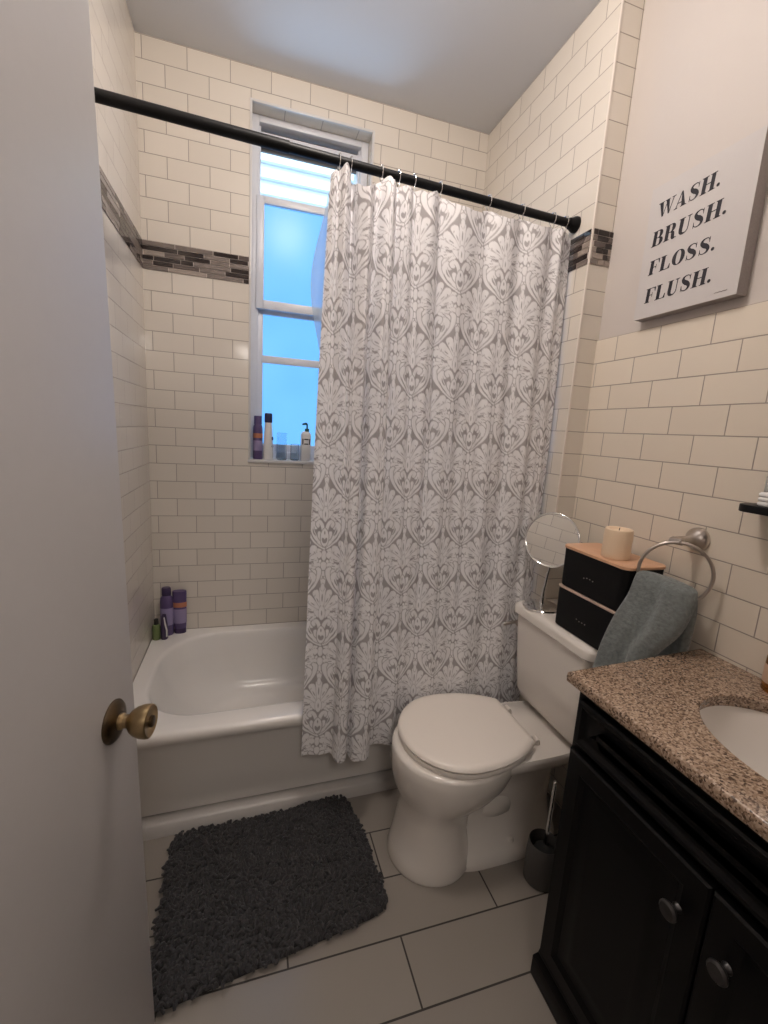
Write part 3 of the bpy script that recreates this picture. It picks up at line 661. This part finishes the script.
# raised frame on the visible end
for a_, b_, c_, d_ in ((VX + .018, VX + .065, .085, .831), (VB - .05, VB, .085, .831), (VX + .065, VB - .05, .775, .831), (VX + .065, VB - .05, .085, .15)): mb.box(a_, b_, VY0, VY0 - .0045, c_, d_)
mb.build('carcass', 'vanity', van, bevel=.0015)
mb = MB()
def plinth(o): return [(VX - o, VY0 + o), (VB, VY0 + o), (VB, VY1 - o), (VX - o, VY1 - o)]
for z0, z1, o0, o1 in ((0.0, .055, .012, .012), (.055, .072, .012, .004), (.072, .086, .004, .002)):
    mb.loft([[(x, y, z0) for x, y in plinth(o0)], [(x, y, z1) for x, y in plinth(o1)]])
mb.build('plinth', 'vanity', van, bevel=.0015)
def panel(name, y0, y1, z0, z1, fr, rec, raised, parent):
    """framed panel on the front: y0 > y1 ; stands 18 mm proud of the face frame"""
    xo = VX - .018; m = MB()
    outer = [(y0, z0), (y1, z0), (y1, z1), (y0, z1)]
    def ring(x, g): return [(x, y0 - g, z0 + g), (x, y1 + g, z0 + g), (x, y1 + g, z1 - g), (x, y0 - g, z1 - g)]
    m.loft([ring(VX - .0005, 0), ring(xo + .004, 0), ring(xo, .004), ring(xo, fr - .012), ring(xo + .004, fr - .006), ring(xo + rec, fr), ring(xo + rec, fr + .012), ring(xo + rec - raised, fr + .035), ring(xo + rec - raised, fr + .05)])
    return m.build(name, 'vanity', parent, smooth=25)
dr = panel('false_drawer', VY0 - .020, VY1 + .020, .706, .812, .024, .006, .004, van)
for y0, y1, yk, zk in ((VY0 - .012, ym + .0015, -1.694, .597), (ym - .0015, VY1 + .012, -1.780, .590)):
    dd = panel('door', y0, y1, .104, .686, .052, .008, .005, van)
    m = MB(); m.lathe([(.009, 0), (.007, .004), (.0055, .010), (.0065, .013), (.014, .016), (.0165, .019), (.0165, .022), (.013, .0255), (0, .027)], (VX - .0180, yk, zk), (-1, 0, 0), n=32, sy=1.0)
    tag(m.build('knob', 'knob_black', dd), 'round pewter knob')

# counter with the sink cut-out
ct = thing('vanity_countertop', 'brown speckled granite countertop on the black vanity', 'countertop', (1.33, ym, .832))
SX, SY, AX, AY = 1.366, -1.726, .156, .202
nseg = 72; cx0, cx1, cy0, cy1 = 1.110, 1.5545, -1.372, -2.105
def ell(z, g, n=nseg): return [(SX + (AX + g) * math.cos(2 * PI * i / n), SY + (AY + g) * math.sin(2 * PI * i / n), z) for i in range(n)]
def outer(z, g):
    out = []
    for i in range(nseg):
        a = 2 * PI * i / nseg; c, s_ = math.cos(a), math.sin(a)
        tx = ((cx1 - SX) / c if c > 0 else (cx0 + g - SX) / c) if abs(c) > 1e-6 else 9; ty = ((cy0 - g - SY) / s_ if s_ > 0 else (cy1 + g - SY) / s_) if abs(s_) > 1e-6 else 9
        t = min(tx, ty); out.append([SX + t * c, SY + t * s_, z])
    for cxx, cyy in ((cx0 + g, cy0 - g), (cx0 + g, cy1 + g), (cx1, cy0 - g), (cx1, cy1 + g)):
        k = min(range(nseg), key=lambda i: (out[i][0] - cxx) ** 2 + (out[i][1] - cyy) ** 2); out[k] = [cxx, cyy, z]
    return [(x, y + .030 * max(0, (x - 1.11) / .44) * (1 if y > -1.45 else 0), zz) for x, y, zz in out]
mb = MB(); zb = .8315
mb.loft([ell(zb, .004), outer(zb, .006), outer(zb + .004, .001), outer(zb + .0145, 0), outer(CZ - .005, .001), outer(CZ - .0015, .0035), outer(CZ, .008), ell(CZ, .003), ell(CZ - .003, .0), ell(zb, .004)], False, False)
mb.build('slab', 'granite', ct, smooth=40)
sk = thing('undermount_sink', 'white oval sink set under the granite counter', 'sink', (SX, SY, .70))
mb = MB(); mb.loft([ell(zb - .0006, .012), ell(zb - .0006, .006), ell(zb - .012, .0), ell(.79, -.012), ell(.75, -.035), ell(.72, -.065), ell(.704, -.10), ell(.700, -.135)], False, True); mb.build('basin', 'porc', sk, smooth=60)
mb = MB(); mb.lathe([(0, 0), (.018, 0), (.021, .002), (.018, .004), (0, .003)], (SX, SY, .7005), n=24); mb.build('drain', 'chrome', sk)

sp = thing('soap_bottle', 'amber soap bottle on the granite counter by the tiled wall', 'soap bottle', (1.522, -1.546, CZ))
bx, by = 1.522, -1.546
mb = MB(); mb.lathe([(.026, .0005), (.029, .004), (.029, .075), (.027, .088), (.016, .100), (.012, .104), (.012, .112), (0, .112)], (bx, by, CZ), n=32); mb.build('bottle_body', 'amber', sp)
mb = MB(); mb.lathe([(.0293, .022), (.0296, .023), (.0296, .062), (.0293, .063)], (bx, by, CZ), n=32, cap0=False, cap1=False); mb.build('paper_label', 'label_beige', sp)
mb = MB(); mb.lathe([(.014, .110), (.014, .128), (.006, .130), (.005, .150), (0, .150)], (bx, by, CZ), n=24); mb.tube([(bx, by, CZ + .150), (bx - .012, by, CZ + .153), (bx - .035, by - .002, CZ + .150), (bx - .042, by - .002, CZ + .143)], [.007, .006, .005, .004], 10); mb.build('pump', 'blackpl', sp)

# wall shelf + mirror at the frame's right edge
sh = thing('wall_shelf', 'dark wall shelf with rounded end under the wall mirror', 'shelf', (XR, -1.75, 1.25))
mb = MB(); mb.loft([[(x, y, z) for x, y in rrect(XR - .090, XR - .0008, -2.08, -1.414, [.03, .002, .002, .03], 8)] for z in (1.245, 1.262)]); mb.build('board', 'black_metal', sh, bevel=.004)
mb = MB()
for y in (-1.62, -1.95): mb = MB(); mb.prism([(XR - .0008, 1.245), (XR - .06, 1.245), (XR - .0008, 1.20)], 'y', y - .006, y + .006); mb.build('bracket', 'black_metal', sh)
mw = thing('wall_mirror', 'frameless wall mirror above the dark shelf', 'mirror', (XR, -1.75, 1.2625))
mb = MB(); mb.box(XR - .012, XR - .0008, -2.05, -1.424, 1.2625, 2.0); mb.build('backing', 'brushgrey', mw, bevel=.001)
mb = MB(); mb.box(XR - .0145, XR - .012, -2.05, -1.424, 1.2625, 2.0); mb.build('mirror_glass', 'mirror', mw, smooth=0)
mb = MB()
fc = [(x, y) for x, y in rrect(XR - .075, XR - .02, -1.56, -1.448, .012, 5)]
for k in range(3): mb.loft([[(x, y, 1.2625 + k * .010 + dz) for x, y in [(a * (1 - g) + (XR - .047) * g, b2 * (1 - g) - 1.504 * g) for a, b2 in fc]] for dz, g in ((0, .05), (.002, 0), (.007, 0), (.0095, .06))])
tag(mb.build('folded_cloth', 'cloth_w', None, smooth=50, org=(XR - .047, -1.504, 1.2625)), 'small white folded cloth on the dark wall shelf', 'cloth')

# ================================================================ CANVAS
cv = thing('canvas_sign', 'off white canvas sign lettered with four bathroom words', 'canvas sign', (XR + .006, -1.132, 1.75))
xf, cyL, cyR, cz0, cz1 = XR - .030, -.982, -1.284, 1.750, 2.108
mb = MB(); mb.box(xf + .001, XR + .0055, cyR, cyL, cz0, cz1); mb.build('canvas_body', 'canvas_side', cv, bevel=.002)
mb = MB(); mb.add([(xf, cyL, cz0), (xf, cyR, cz0), (xf, cyR, cz1), (xf, cyL, cz1), (xf + .001, cyL, cz0), (xf + .001, cyR, cz0), (xf + .001, cyR, cz1), (xf + .001, cyL, cz1)], [(0, 1, 2, 3), (0, 4, 5, 1), (1, 5, 6, 2), (2, 6, 7, 3), (3, 7, 4, 0)]); mb.build('canvas_face', 'canvas', cv, smooth=0)
TK, HL = .27, .045
def quad_strip(P, Wd):
    out = []; P = [np.array(p, float) for p in P]
    for i, p in enumerate(P):
        t = P[min(i + 1, len(P) - 1)] - P[max(i - 1, 0)]; t /= np.linalg.norm(t) + 1e-9; n_ = np.array([-t[1], t[0]]); out.append((p + n_ * Wd[i] / 2, p - n_ * Wd[i] / 2))
    return [[out[i][0], out[i][1], out[i + 1][1], out[i + 1][0]] for i in range(len(out) - 1)]
def R4(x0, x1, y0, y1): return [(x0, y0), (x1, y0), (x1, y1), (x0, y1)]
def stem(x, top=True, bot=True, w=TK, s=.09):
    o = [R4(x, x + w, 0, 1)]
    if top: o.append(R4(x - s, x + w + s, 1 - HL, 1))
    if bot: o.append(R4(x - s, x + w + s, 0, HL))
    return o
def thick_arc(cx, cy, rx, ry, a0, a1, wmax, wmin, n=24):
    P, Wd = [], []
    for i in range(n + 1):
        a = math.radians(a0 + (a1 - a0) * i / n); P.append((cx + rx * math.cos(a), cy + ry * math.sin(a))); Wd.append(wmin + (wmax - wmin) * abs(math.cos(a)) ** 1.6)
    return quad_strip(P, Wd)
def glyph(ch):
    if ch == 'H': return stem(.09) + stem(.68) + [R4(.3, .7, .48, .53)], 1.08
    if ch == 'F': return stem(.09) + [R4(.3, .82, 1 - HL, 1), [(.82, 1), (.70, 1 - HL), (.79, .70), (.82, .70)], R4(.3, .6, .48, .53), R4(.57, .60, .36, .66)], .86
    if ch == 'L': return stem(.09) + [R4(.3, .82, 0, HL), [(.82, 0), (.82, .32), (.79, .32), (.68, HL)]], .88
    if ch == 'U':
        P = [(.22, .40), (.22, .28), (.26, .13), (.36, .04), (.50, .02), (.64, .06), (.73, .16), (.76, .30), (.76, .42)]; Pc = catmull(P, 5); Wd = np.interp(np.linspace(0, 1, len(Pc)), [0, .2, .42, .6, 1], [TK, TK * .95, .13, .055, .05])
        return [R4(.09, .09 + TK, .38, 1), R4(0, .45, 1 - HL, 1), R4(.735, .785, .4, 1), R4(.60, .92, 1 - HL, 1)] + quad_strip(Pc, Wd), .98
    if ch == 'W': return [[(.08, 1), (.38, 1), (.56, 0), (.44, 0)], [(.50, .0), (.54, .0), (.80, 1), (.75, 1)], [(.62, 1), (.90, 1), (1.06, 0), (.96, 0)], [(1.0, 0), (1.05, 0), (1.30, 1), (1.25, 1)], R4(0, .46, 1 - HL, 1), R4(.54, .96, 1 - HL, 1), R4(1.12, 1.42, 1 - HL, 1)], 1.36
    if ch == 'A': return [[(.13, 0), (.18, 0), (.53, 1), (.47, 1)], [(.47, 1), (.56, 1), (.92, 0), (.62, 0)], R4(.24, .66, .28, .33), R4(.02, .30, 0, HL), R4(.54, 1.0, 0, HL)], 1.02
    if ch == 'B': return [R4(.09, .09 + TK, 0, 1), R4(0, .55, 1 - HL, 1), R4(0, .58, 0, HL), R4(.3, .55, .49, .49 + HL)] + thick_arc(.50, .755, .19, .222, -90, 90, .26, HL) + thick_arc(.53, .258, .23, .236, -90, 90, .28, HL), .92
    if ch == 'R': return stem(.09) + [R4(.3, .55, 1 - HL, 1), R4(.3, .55, .46, .46 + HL), R4(.80, 1.0, 0, HL)] + thick_arc(.50, .74, .20, .237, -90, 90, .27, HL) + quad_strip(catmull([(.50, .47), (.64, .42), (.70, .28), (.72, .12), (.80, .03), (.90, .03)], 5), np.interp(np.linspace(0, 1, 26), [0, .3, .7, 1], [.05, .24, .26, .05])), 1.0
    if ch == 'O': return thick_arc(.48, .5, .33, .475, 0, 360, .29, .045, 48), .96
    if ch == 'S':
        Pc = catmull([(.70, .74), (.66, .88), (.54, .965), (.38, .97), (.22, .90), (.17, .76), (.27, .62), (.44, .51), (.60, .40), (.68, .26), (.62, .11), (.46, .03), (.30, .035), (.17, .12), (.12, .28)], 5)
        Wd = np.interp(np.linspace(0, 1, len(Pc)), [0, .1, .22, .35, .5, .65, .78, .9, 1], [.04, .045, .06, .20, .30, .20, .06, .045, .04])
        return quad_strip(Pc, Wd) + [R4(.685, .715, .66, .99), R4(.105, .135, .01, .36)], .84
    if ch == '.': return [[(.12 + .11 * math.cos(a), .11 + .11 * math.sin(a)) for a in [2 * PI * i / 16 for i in range(16)]]], .30
SL = .06
def word(txt, yL, yR, zL, zR, cap):
    mb = MB(); adv = sum(glyph(c)[1] + .07 for c in txt); sx = (yL - yR) / (adv + SL * .2); u = 0
    for c in txt:
        polys, w = glyph(c); w += .07
        for pl in polys:
            pts = []
            for px_, py_ in pl:
                uu_ = (u + px_) * sx + SL * py_ * cap; y = yL - uu_; z = lerp(zL, zR, uu_ / (yL - yR)) + py_ * cap; pts.append((y, z))
            mb.loft([[(xf - .0002, y, z) for y, z in pts], [(xf - .0009, y, z) for y, z in pts]])
        u += w
    mb.build('lettering', 'ink', cv, smooth=0)
word('WASH.', -1.011, -1.196, 2.019, 2.026, .039); word('BRUSH.', -1.007, -1.226, 1.945, 1.951, .040); word('FLOSS.', -1.011, -1.212, 1.868, 1.873, .038); word('FLUSH.', -1.013, -1.217, 1.791, 1.796, .039)
mb = MB(); mb.tube([(xf - .0004, -1.228 - k * .0045, 1.7655 + (.0012 if k % 2 else -.0010)) for k in range(8)], .0007, 5); mb.build('signature', 'greyink', cv)

# ================================================================ DOOR
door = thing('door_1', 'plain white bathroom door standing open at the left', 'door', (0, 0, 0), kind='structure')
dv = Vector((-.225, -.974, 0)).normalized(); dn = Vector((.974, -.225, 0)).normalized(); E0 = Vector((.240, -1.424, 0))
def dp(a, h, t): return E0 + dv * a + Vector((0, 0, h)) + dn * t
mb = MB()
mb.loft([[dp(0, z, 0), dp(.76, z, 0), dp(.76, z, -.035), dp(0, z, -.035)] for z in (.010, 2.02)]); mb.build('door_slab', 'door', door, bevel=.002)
K = dp(.062, .942, 0)
kn = MB(); kn.lathe([(0, 0), (.0305, .0), (.0305, .002), (.028, .005), (.021, .008), (.015, .010), (0, .010)], K, dn, 48); tag(kn.build('rosette', 'brass_dark', door), 'tarnished brass rosette')
kn = MB(); kn.lathe([(.0118, .008), (.0118, .013), (.0095, .016), (.0095, .021), (.0115, .023), (.0165, .027), (.0205, .033), (.0232, .041), (.0238, .049), (.0232, .0522), (.021, .0532)], K, dn, 48, True, False)
kn.lathe([(.021, .0532), (.018, .0522), (.0, .0518)], K, dn, 48, False, False); ko = kn.build('door_knob', 'brass', door); tag(ko, 'rounded aged brass knob')
kn = MB(); kn.lathe([(0, .0520), (.008, .0523), (.008, .0553), (.0065, .0562), (0, .0562)], K, dn, 28); kn.build('lock_button', 'brass_dark', ko)
for z in (.25, 1.1, 1.8):
    m = MB(); m.lathe([(.006, -.045), (.006, .045)], dp(.762, z, .002), (0, 0, 1), 14); m.build('hinge', 'brass_dark', door)
# the door hangs a little out of plumb
piv = E0 + Vector((0, 0, .75)); R_ = Matrix.Rotation(math.radians(1.0), 4, dv)
T_ = Matrix.Translation(piv) @ R_ @ Matrix.Translation(-piv)
if (T_ @ Vector((E0.x, E0.y, 2))).x > E0.x: T_ = Matrix.Translation(piv) @ Matrix.Rotation(math.radians(-1.0), 4, dv) @ Matrix.Translation(-piv)
door.matrix_world = T_

# ================================================================ RUG
rug = thing('bath_rug', 'dark charcoal shaggy bath rug on the floor before the tub', 'rug', (.48, -.96, 0))
C4 = [Vector((.172, -.762, 0)), Vector((.772, -.728, 0)), (Vector((.815, -1.150, 0))), Vector((.176, -1.238, 0))]
def rmap(u, v):  # u along the tub, v towards the room, both 0..1
    return C4[0] * (1 - u) * (1 - v) + C4[1] * u * (1 - v) + C4[2] * u * v + C4[3] * (1 - u) * v
ol = [rmap(p[0], p[1]) for p in rrect(.008, .992, .01, .99, [.07, .07, .10, .10], 8)]
ol = [(p.x, p.y) for p in ol]
mb = MB(); mb.loft([[(x, y, .0008) for x, y in ol], [(x, y, .010) for x, y in ol]]); mb.build('backing', 'rug_back', rug)
rnd = random.Random(4)
def inrr(u, v, r=.085):
    du, dv_ = max(r - u, u - 1 + r, 0), max(r - v, v - 1 + r, 0); return du * du + dv_ * dv_ < r * r
mb = MB(); gu, gv = 78, 60
for a in range(gu):
    for b in range(gv):
        u, v = (a + rnd.random()) / gu, (b + rnd.random()) / gv
        if not inrr(u, v): continue
        p = rmap(u, v); edge = max(0, 1 - min(u, 1 - u, v, 1 - v) / .04)
        sw = math.sin(9 * u + 4 * math.sin(5 * v)) * 2.4 + math.cos(7 * v + 2) * 1.5 + rnd.gauss(0, .8); l = rnd.uniform(.010, .017) * (1 - .25 * edge); h = rnd.uniform(.014, .025) * (1 - .35 * edge)
        d = Vector((math.cos(sw), math.sin(sw), 0)); s2 = Vector((-d.y, d.x, 0)) * rnd.uniform(-.4, .4)
        p = p + Vector((0, 0, .008))
        mb.tube([p, p + d * l * .25 + Vector((0, 0, h * .7)), p + (d + s2) * l * .7 + Vector((0, 0, h)), p + (d + s2 * 1.6) * l * 1.15 + Vector((0, 0, h * .72))], [.0040, .0046, .0046, .0034], 6)
tag(mb.build('pile', 'rug', rug, smooth=80), kind='stuff')

# ================================================================ TOILET BRUSH
BX, BY = 1.305, -1.168
hb = thing('brush_holder', 'grey toilet brush holder on the floor between toilet and vanity', 'brush holder', (BX, BY, 0))
mb = MB(); mb.lathe([(.046, 0.0005), (.050, .003), (.050, .09), (.046, .135), (.0445, .1375), (.043, .135), (.046, .09), (.046, .01), (0, .010)], (BX, BY, 0), n=40); mb.build('cup', 'brushgrey', hb)
tb = thing('toilet_brush', 'toilet brush with slim chrome handle standing in the grey holder', 'toilet brush', (BX, BY, .011))
mb = MB(); mb.tube([(BX + .002, BY - .004, .09), (BX + .006, BY - .001, .20), (BX + .014, BY + .005, .335)], .0058, 16); mb.lathe([(.0058, 0), (.0066, .002), (.0066, .008), (.004, .0105), (0, .011)], (BX + .014, BY + .005, .333), n=16); mb.build('handle', 'chrome', tb)
mb = MB(); mb.lathe([(.028, 0), (.034, .02), (.036, .07), (.030, .10), (.014, .112), (0, .113)], (BX + .001, BY - .003, .012), n=30); mb.build('brush_head', 'bristle', tb)
mb = MB(); rnd = random.Random(9); rings = []
for k, (z, r) in enumerate([(.001, .022), (.04, .036), (.09, .040), (.14, .036), (.18, .024), (.195, .006)]):
    rings.append([(1.385 + r * (1 + rnd.uniform(-.28, .28)) * math.cos(2 * PI * i / 20), -1.228 + r * .8 * (1 + rnd.uniform(-.28, .28)) * math.sin(2 * PI * i / 20), z + rnd.uniform(0, .004)) for i in range(20)])
mb.loft(rings); tag(mb.build('crumpled_bag', 'wad', None, smooth=30, org=(1.385, -1.228, 0)), 'pale crumpled bag on the floor behind the grey brush holder', 'bag')

# ================================================================ BOTTLES
def bottle(name, label, cat, base, prof, mat, cap=None, capmat=None, sx=1., sy=1., extra=None, group=None, capname='cap'):
    t = thing(name, label, cat, base, group); m = MB(); m.lathe(prof, base, n=32, sx=sx, sy=sy); m.build('body', mat, t)
    if cap: m = MB(); m.lathe(cap, base, n=28, sx=sx, sy=sy); m.build(capname, capmat, t)
    for nm, pr_, mt in extra or []: m = MB(); m.lathe(pr_, base, n=32, cap0=False, cap1=False, sx=sx, sy=sy); m.build(nm, mt, t)
    return t
z0 = TH + .0006
bottle('shampoo_bottle', 'tall purple shampoo bottle in the tub corner against the tiles', 'bottle', (.059, -.044, z0), [(.024, 0), (.026, .004), (.026, .16), (.024, .178), (.017, .188), (.015, .190), (0, .190)], 'purple', [(.018, .189), (.019, .191), (.0185, .222), (.016, .226), (0, .226)], 'purple_d', 1.05, .8,
       [('label_band', [(.0263, .05), (.0264, .051), (.0264, .13), (.0263, .131)], 'lilac')])
tube = bottle('conditioner_tube', 'purple squeeze tube with orange band standing on its cap on the tub corner', 'tube', (.112, -.034, z0), [(.0225, .0225), (.0245, .03), (.026, .10), (.0275, .17), (.028, .200), (.027, .2035), (0, .2035)], 'purple', [(.023, 0), (.024, .002), (.0235, .022), (.022, .0245), (0, .0245)], 'purple_d', 1.08, .62,
              [('orange_band', [(.0274, .128), (.0276, .129), (.0280, .150), (.0278, .151)], 'orange'), ('label_print', [(.0260, .05), (.0262, .051), (.0273, .118), (.0271, .119)], 'lilac')])
mb = MB(); sb = (.048, -.052, z0)
t = thing('razor_bottle', 'slim dark bottle with a white stripe between the purple bottle and green bottle', 'bottle', (.054, -.088, z0))
mb = MB(); mb.lathe([(.013, 0), (.015, .003), (.0145, .07), (.010, .105), (.008, .115), (0, .116)], (.054, -.088, z0), n=24); mb.build('body', 'purple_d', t)
mb = MB(); mb.tube([(.065, -.1005, z0 + .015), (.0655, -.1002, z0 + .045), (.060, -.1005, z0 + .075), (.056, -.0982, z0 + .105)], [.0028, .0034, .0034, .002], 8); mb.build('white_stripe', 'white_pl', t)
bottle('gel_bottle', 'small green bottle with black cap in the tub corner', 'bottle', (.0215, -.086, z0), [(.015, 0), (.017, .003), (.017, .060), (.014, .068), (.009, .071), (0, .071)], 'green', [(.0095, .070), (.010, .072), (.0095, .092), (.008, .095), (0, .095)], 'blackpl')
zs = HZ0 + .0006
bottle('hair_bottle', 'purple bottle with orange mark standing at the near end of the window sill', 'bottle', (.452, .028, zs), [(.020, 0), (.0215, .003), (.0215, .13), (.020, .150), (.016, .158), (.016, .160), (.0175, .161), (.0175, .195), (.016, .198), (0, .198)], 'purple', None, None, 1, .95,
       [('orange_mark', [(.0217, .098), (.0219, .099), (.0219, .118), (.0217, .119)], 'orange'), ('label_print', [(.0217, .04), (.0219, .041), (.0219, .085), (.0217, .086)], 'lilac')])
t = bottle('lotion_bottle', 'white lotion bottle with navy flip cap on the window sill', 'bottle', (.499, .035, zs), [(.022, 0), (.024, .003), (.023, .05), (.020, .10), (.017, .150), (.015, .170), (0, .172)], 'white_pl', [(.0155, .170), (.018, .172), (.0175, .208), (.015, .213), (0, .213)], 'navy', 1, .85)
m = MB()
for zz, yy in ((.098, .6), (.062, .7)): m.lathe([(0, 0), (.009, .0005), (.008, .0018), (0, .002)], (.499 + .0185, .035 - .006, zs + zz), (1, -.55, .1), 16)
m.build('navy_print', 'navy', t)
for lbl, x, y, r, h in (('tall clear glass jar in the middle of the window sill', .562, .036, .024, .125), ('short clear glass cup on the window sill beside the white pump bottle', .622, .030, .020, .075)):
    t = bottle('glass_jar', lbl, 'jar', (x, y, zs), [(r - .004, 0), (r, .004), (r, h), (r - .001, h + .001), (r - .0025, h), (r - .0025, .006), (0, .006)], 'clear', group='clear jars on the window sill')
t = thing('pump_bottle', 'square white pump bottle with green tip beside the curtain on the window sill', 'bottle', (.672, .032, zs))
m = MB(); R = lambda z, g: [(x, y, z) for x, y in rrect(.650 + g, .696 - g, .012 + g, .052 - g, max(.008 - g, .002), 5)]
m.loft([R(zs, .002), R(zs + .003, 0), R(zs + .125, 0), R(zs + .135, .006), R(zs + .140, .014)]); m.build('body', 'white_pl', t, smooth=40)
m = MB(); m.lathe([(.010, .139), (.010, .152), (.004, .154), (.0035, .172), (0, .172)], (.678, .032, zs), n=18); m.tube([(.678, .032, zs + .172), (.672, .03, zs + .176), (.655, .026, zs + .172)], [.005, .006, .004], 10); m.build('pump', 'green_d', t)
m = MB()
for x0_, x1_, a, b in ((.655, .660, .078, .105), (.664, .684, .078, .083), (.664, .684, .100, .105), (.687, .692, .078, .105)): m.box(x0_, x1_, .0113, .0119, zs + a, zs + b)
m.build('dark_print', 'blackpl', t, smooth=0)

# ================================================================ LIGHT, CAMERA
def light(name, kind, loc, col, en, **kw):
    l = bpy.data.lights.new(name, kind); l.color = col; l.energy = en
    for k, v in kw.items(): setattr(l, k, v)
    o = bpy.data.objects.new(name, l); COL.objects.link(o); o.location = loc; return o
light('ceiling_light', 'POINT', (.66, -1.14, 2.66), (1, .89, .81), 24, shadow_soft_size=.10)
light('hall_fill', 'POINT', (.5, -2.85, 2.25), (1, .93, .87), 29, shadow_soft_size=.25)  # unseen fill lamp added in the hall to lift the lower half
al = light('outdoor_fill', 'AREA', (.56, .80, 1.86), (.45, .70, 1), 8, shape='DISK', size=.6)  # unseen lamp added outside the window for the blue glow on the ceiling
al.rotation_euler = (Vector((.70, .12, 2.46)) - Vector(al.location)).to_track_quat('-Z', 'Y').to_euler()
w = bpy.data.worlds.new('daylight'); SC.world = w; w.use_nodes = True
bg = w.node_tree.nodes['Background']; bg.inputs['Strength'].default_value = 3.4
tc = N(w.node_tree, 'ShaderNodeTexCoord'); sx = N(w.node_tree, 'ShaderNodeSeparateXYZ'); L(w.node_tree, tc.outputs['Generated'], sx.inputs[0])
cr = N(w.node_tree, 'ShaderNodeValToRGB'); L(w.node_tree, sx.outputs['Z'], cr.inputs[0]); L(w.node_tree, cr.outputs[0], bg.inputs['Color'])
cr.color_ramp.elements[0].position = .0; cr.color_ramp.elements[0].color = (.10, .11, .12, 1); cr.color_ramp.elements[1].position = .06; cr.color_ramp.elements[1].color = (.54, .80, 1, 1)

cam = bpy.data.cameras.new('camera'); co = bpy.data.objects.new('camera', cam); COL.objects.link(co); SC.camera = co
yaw, pit, rol, foc = .3054, -.1791, .0608, 442.8955
cy_, sy_, cp, sp_ = math.cos(yaw), math.sin(yaw), math.cos(pit), math.sin(pit)
Fv = Vector((sy_ * cp, cy_ * cp, sp_)); Rt = Vector((cy_, -sy_, 0)); Up = Rt.cross(Fv)
r2 = Rt * math.cos(rol) + Up * math.sin(rol); u2 = Up * math.cos(rol) - Rt * math.sin(rol)
mw_ = Matrix((( r2.x, u2.x, -Fv.x, .4046), (r2.y, u2.y, -Fv.y, -2.1365), (r2.z, u2.z, -Fv.z, 1.3736), (0, 0, 0, 1)))
co.matrix_world = mw_
cam.sensor_fit = 'HORIZONTAL'; cam.sensor_width = 36; cam.lens = foc * 36 / 768; cam.clip_start = .02
vs = SC.view_settings; vs.view_transform = 'Standard'; vs.look = 'None'; vs.gamma = 1; vs.exposure = .17; vs.use_curve_mapping = False
SC.cycles.use_denoising = True
SC.cycles.max_bounces = 8
SC.cycles.sample_clamp_indirect = 6
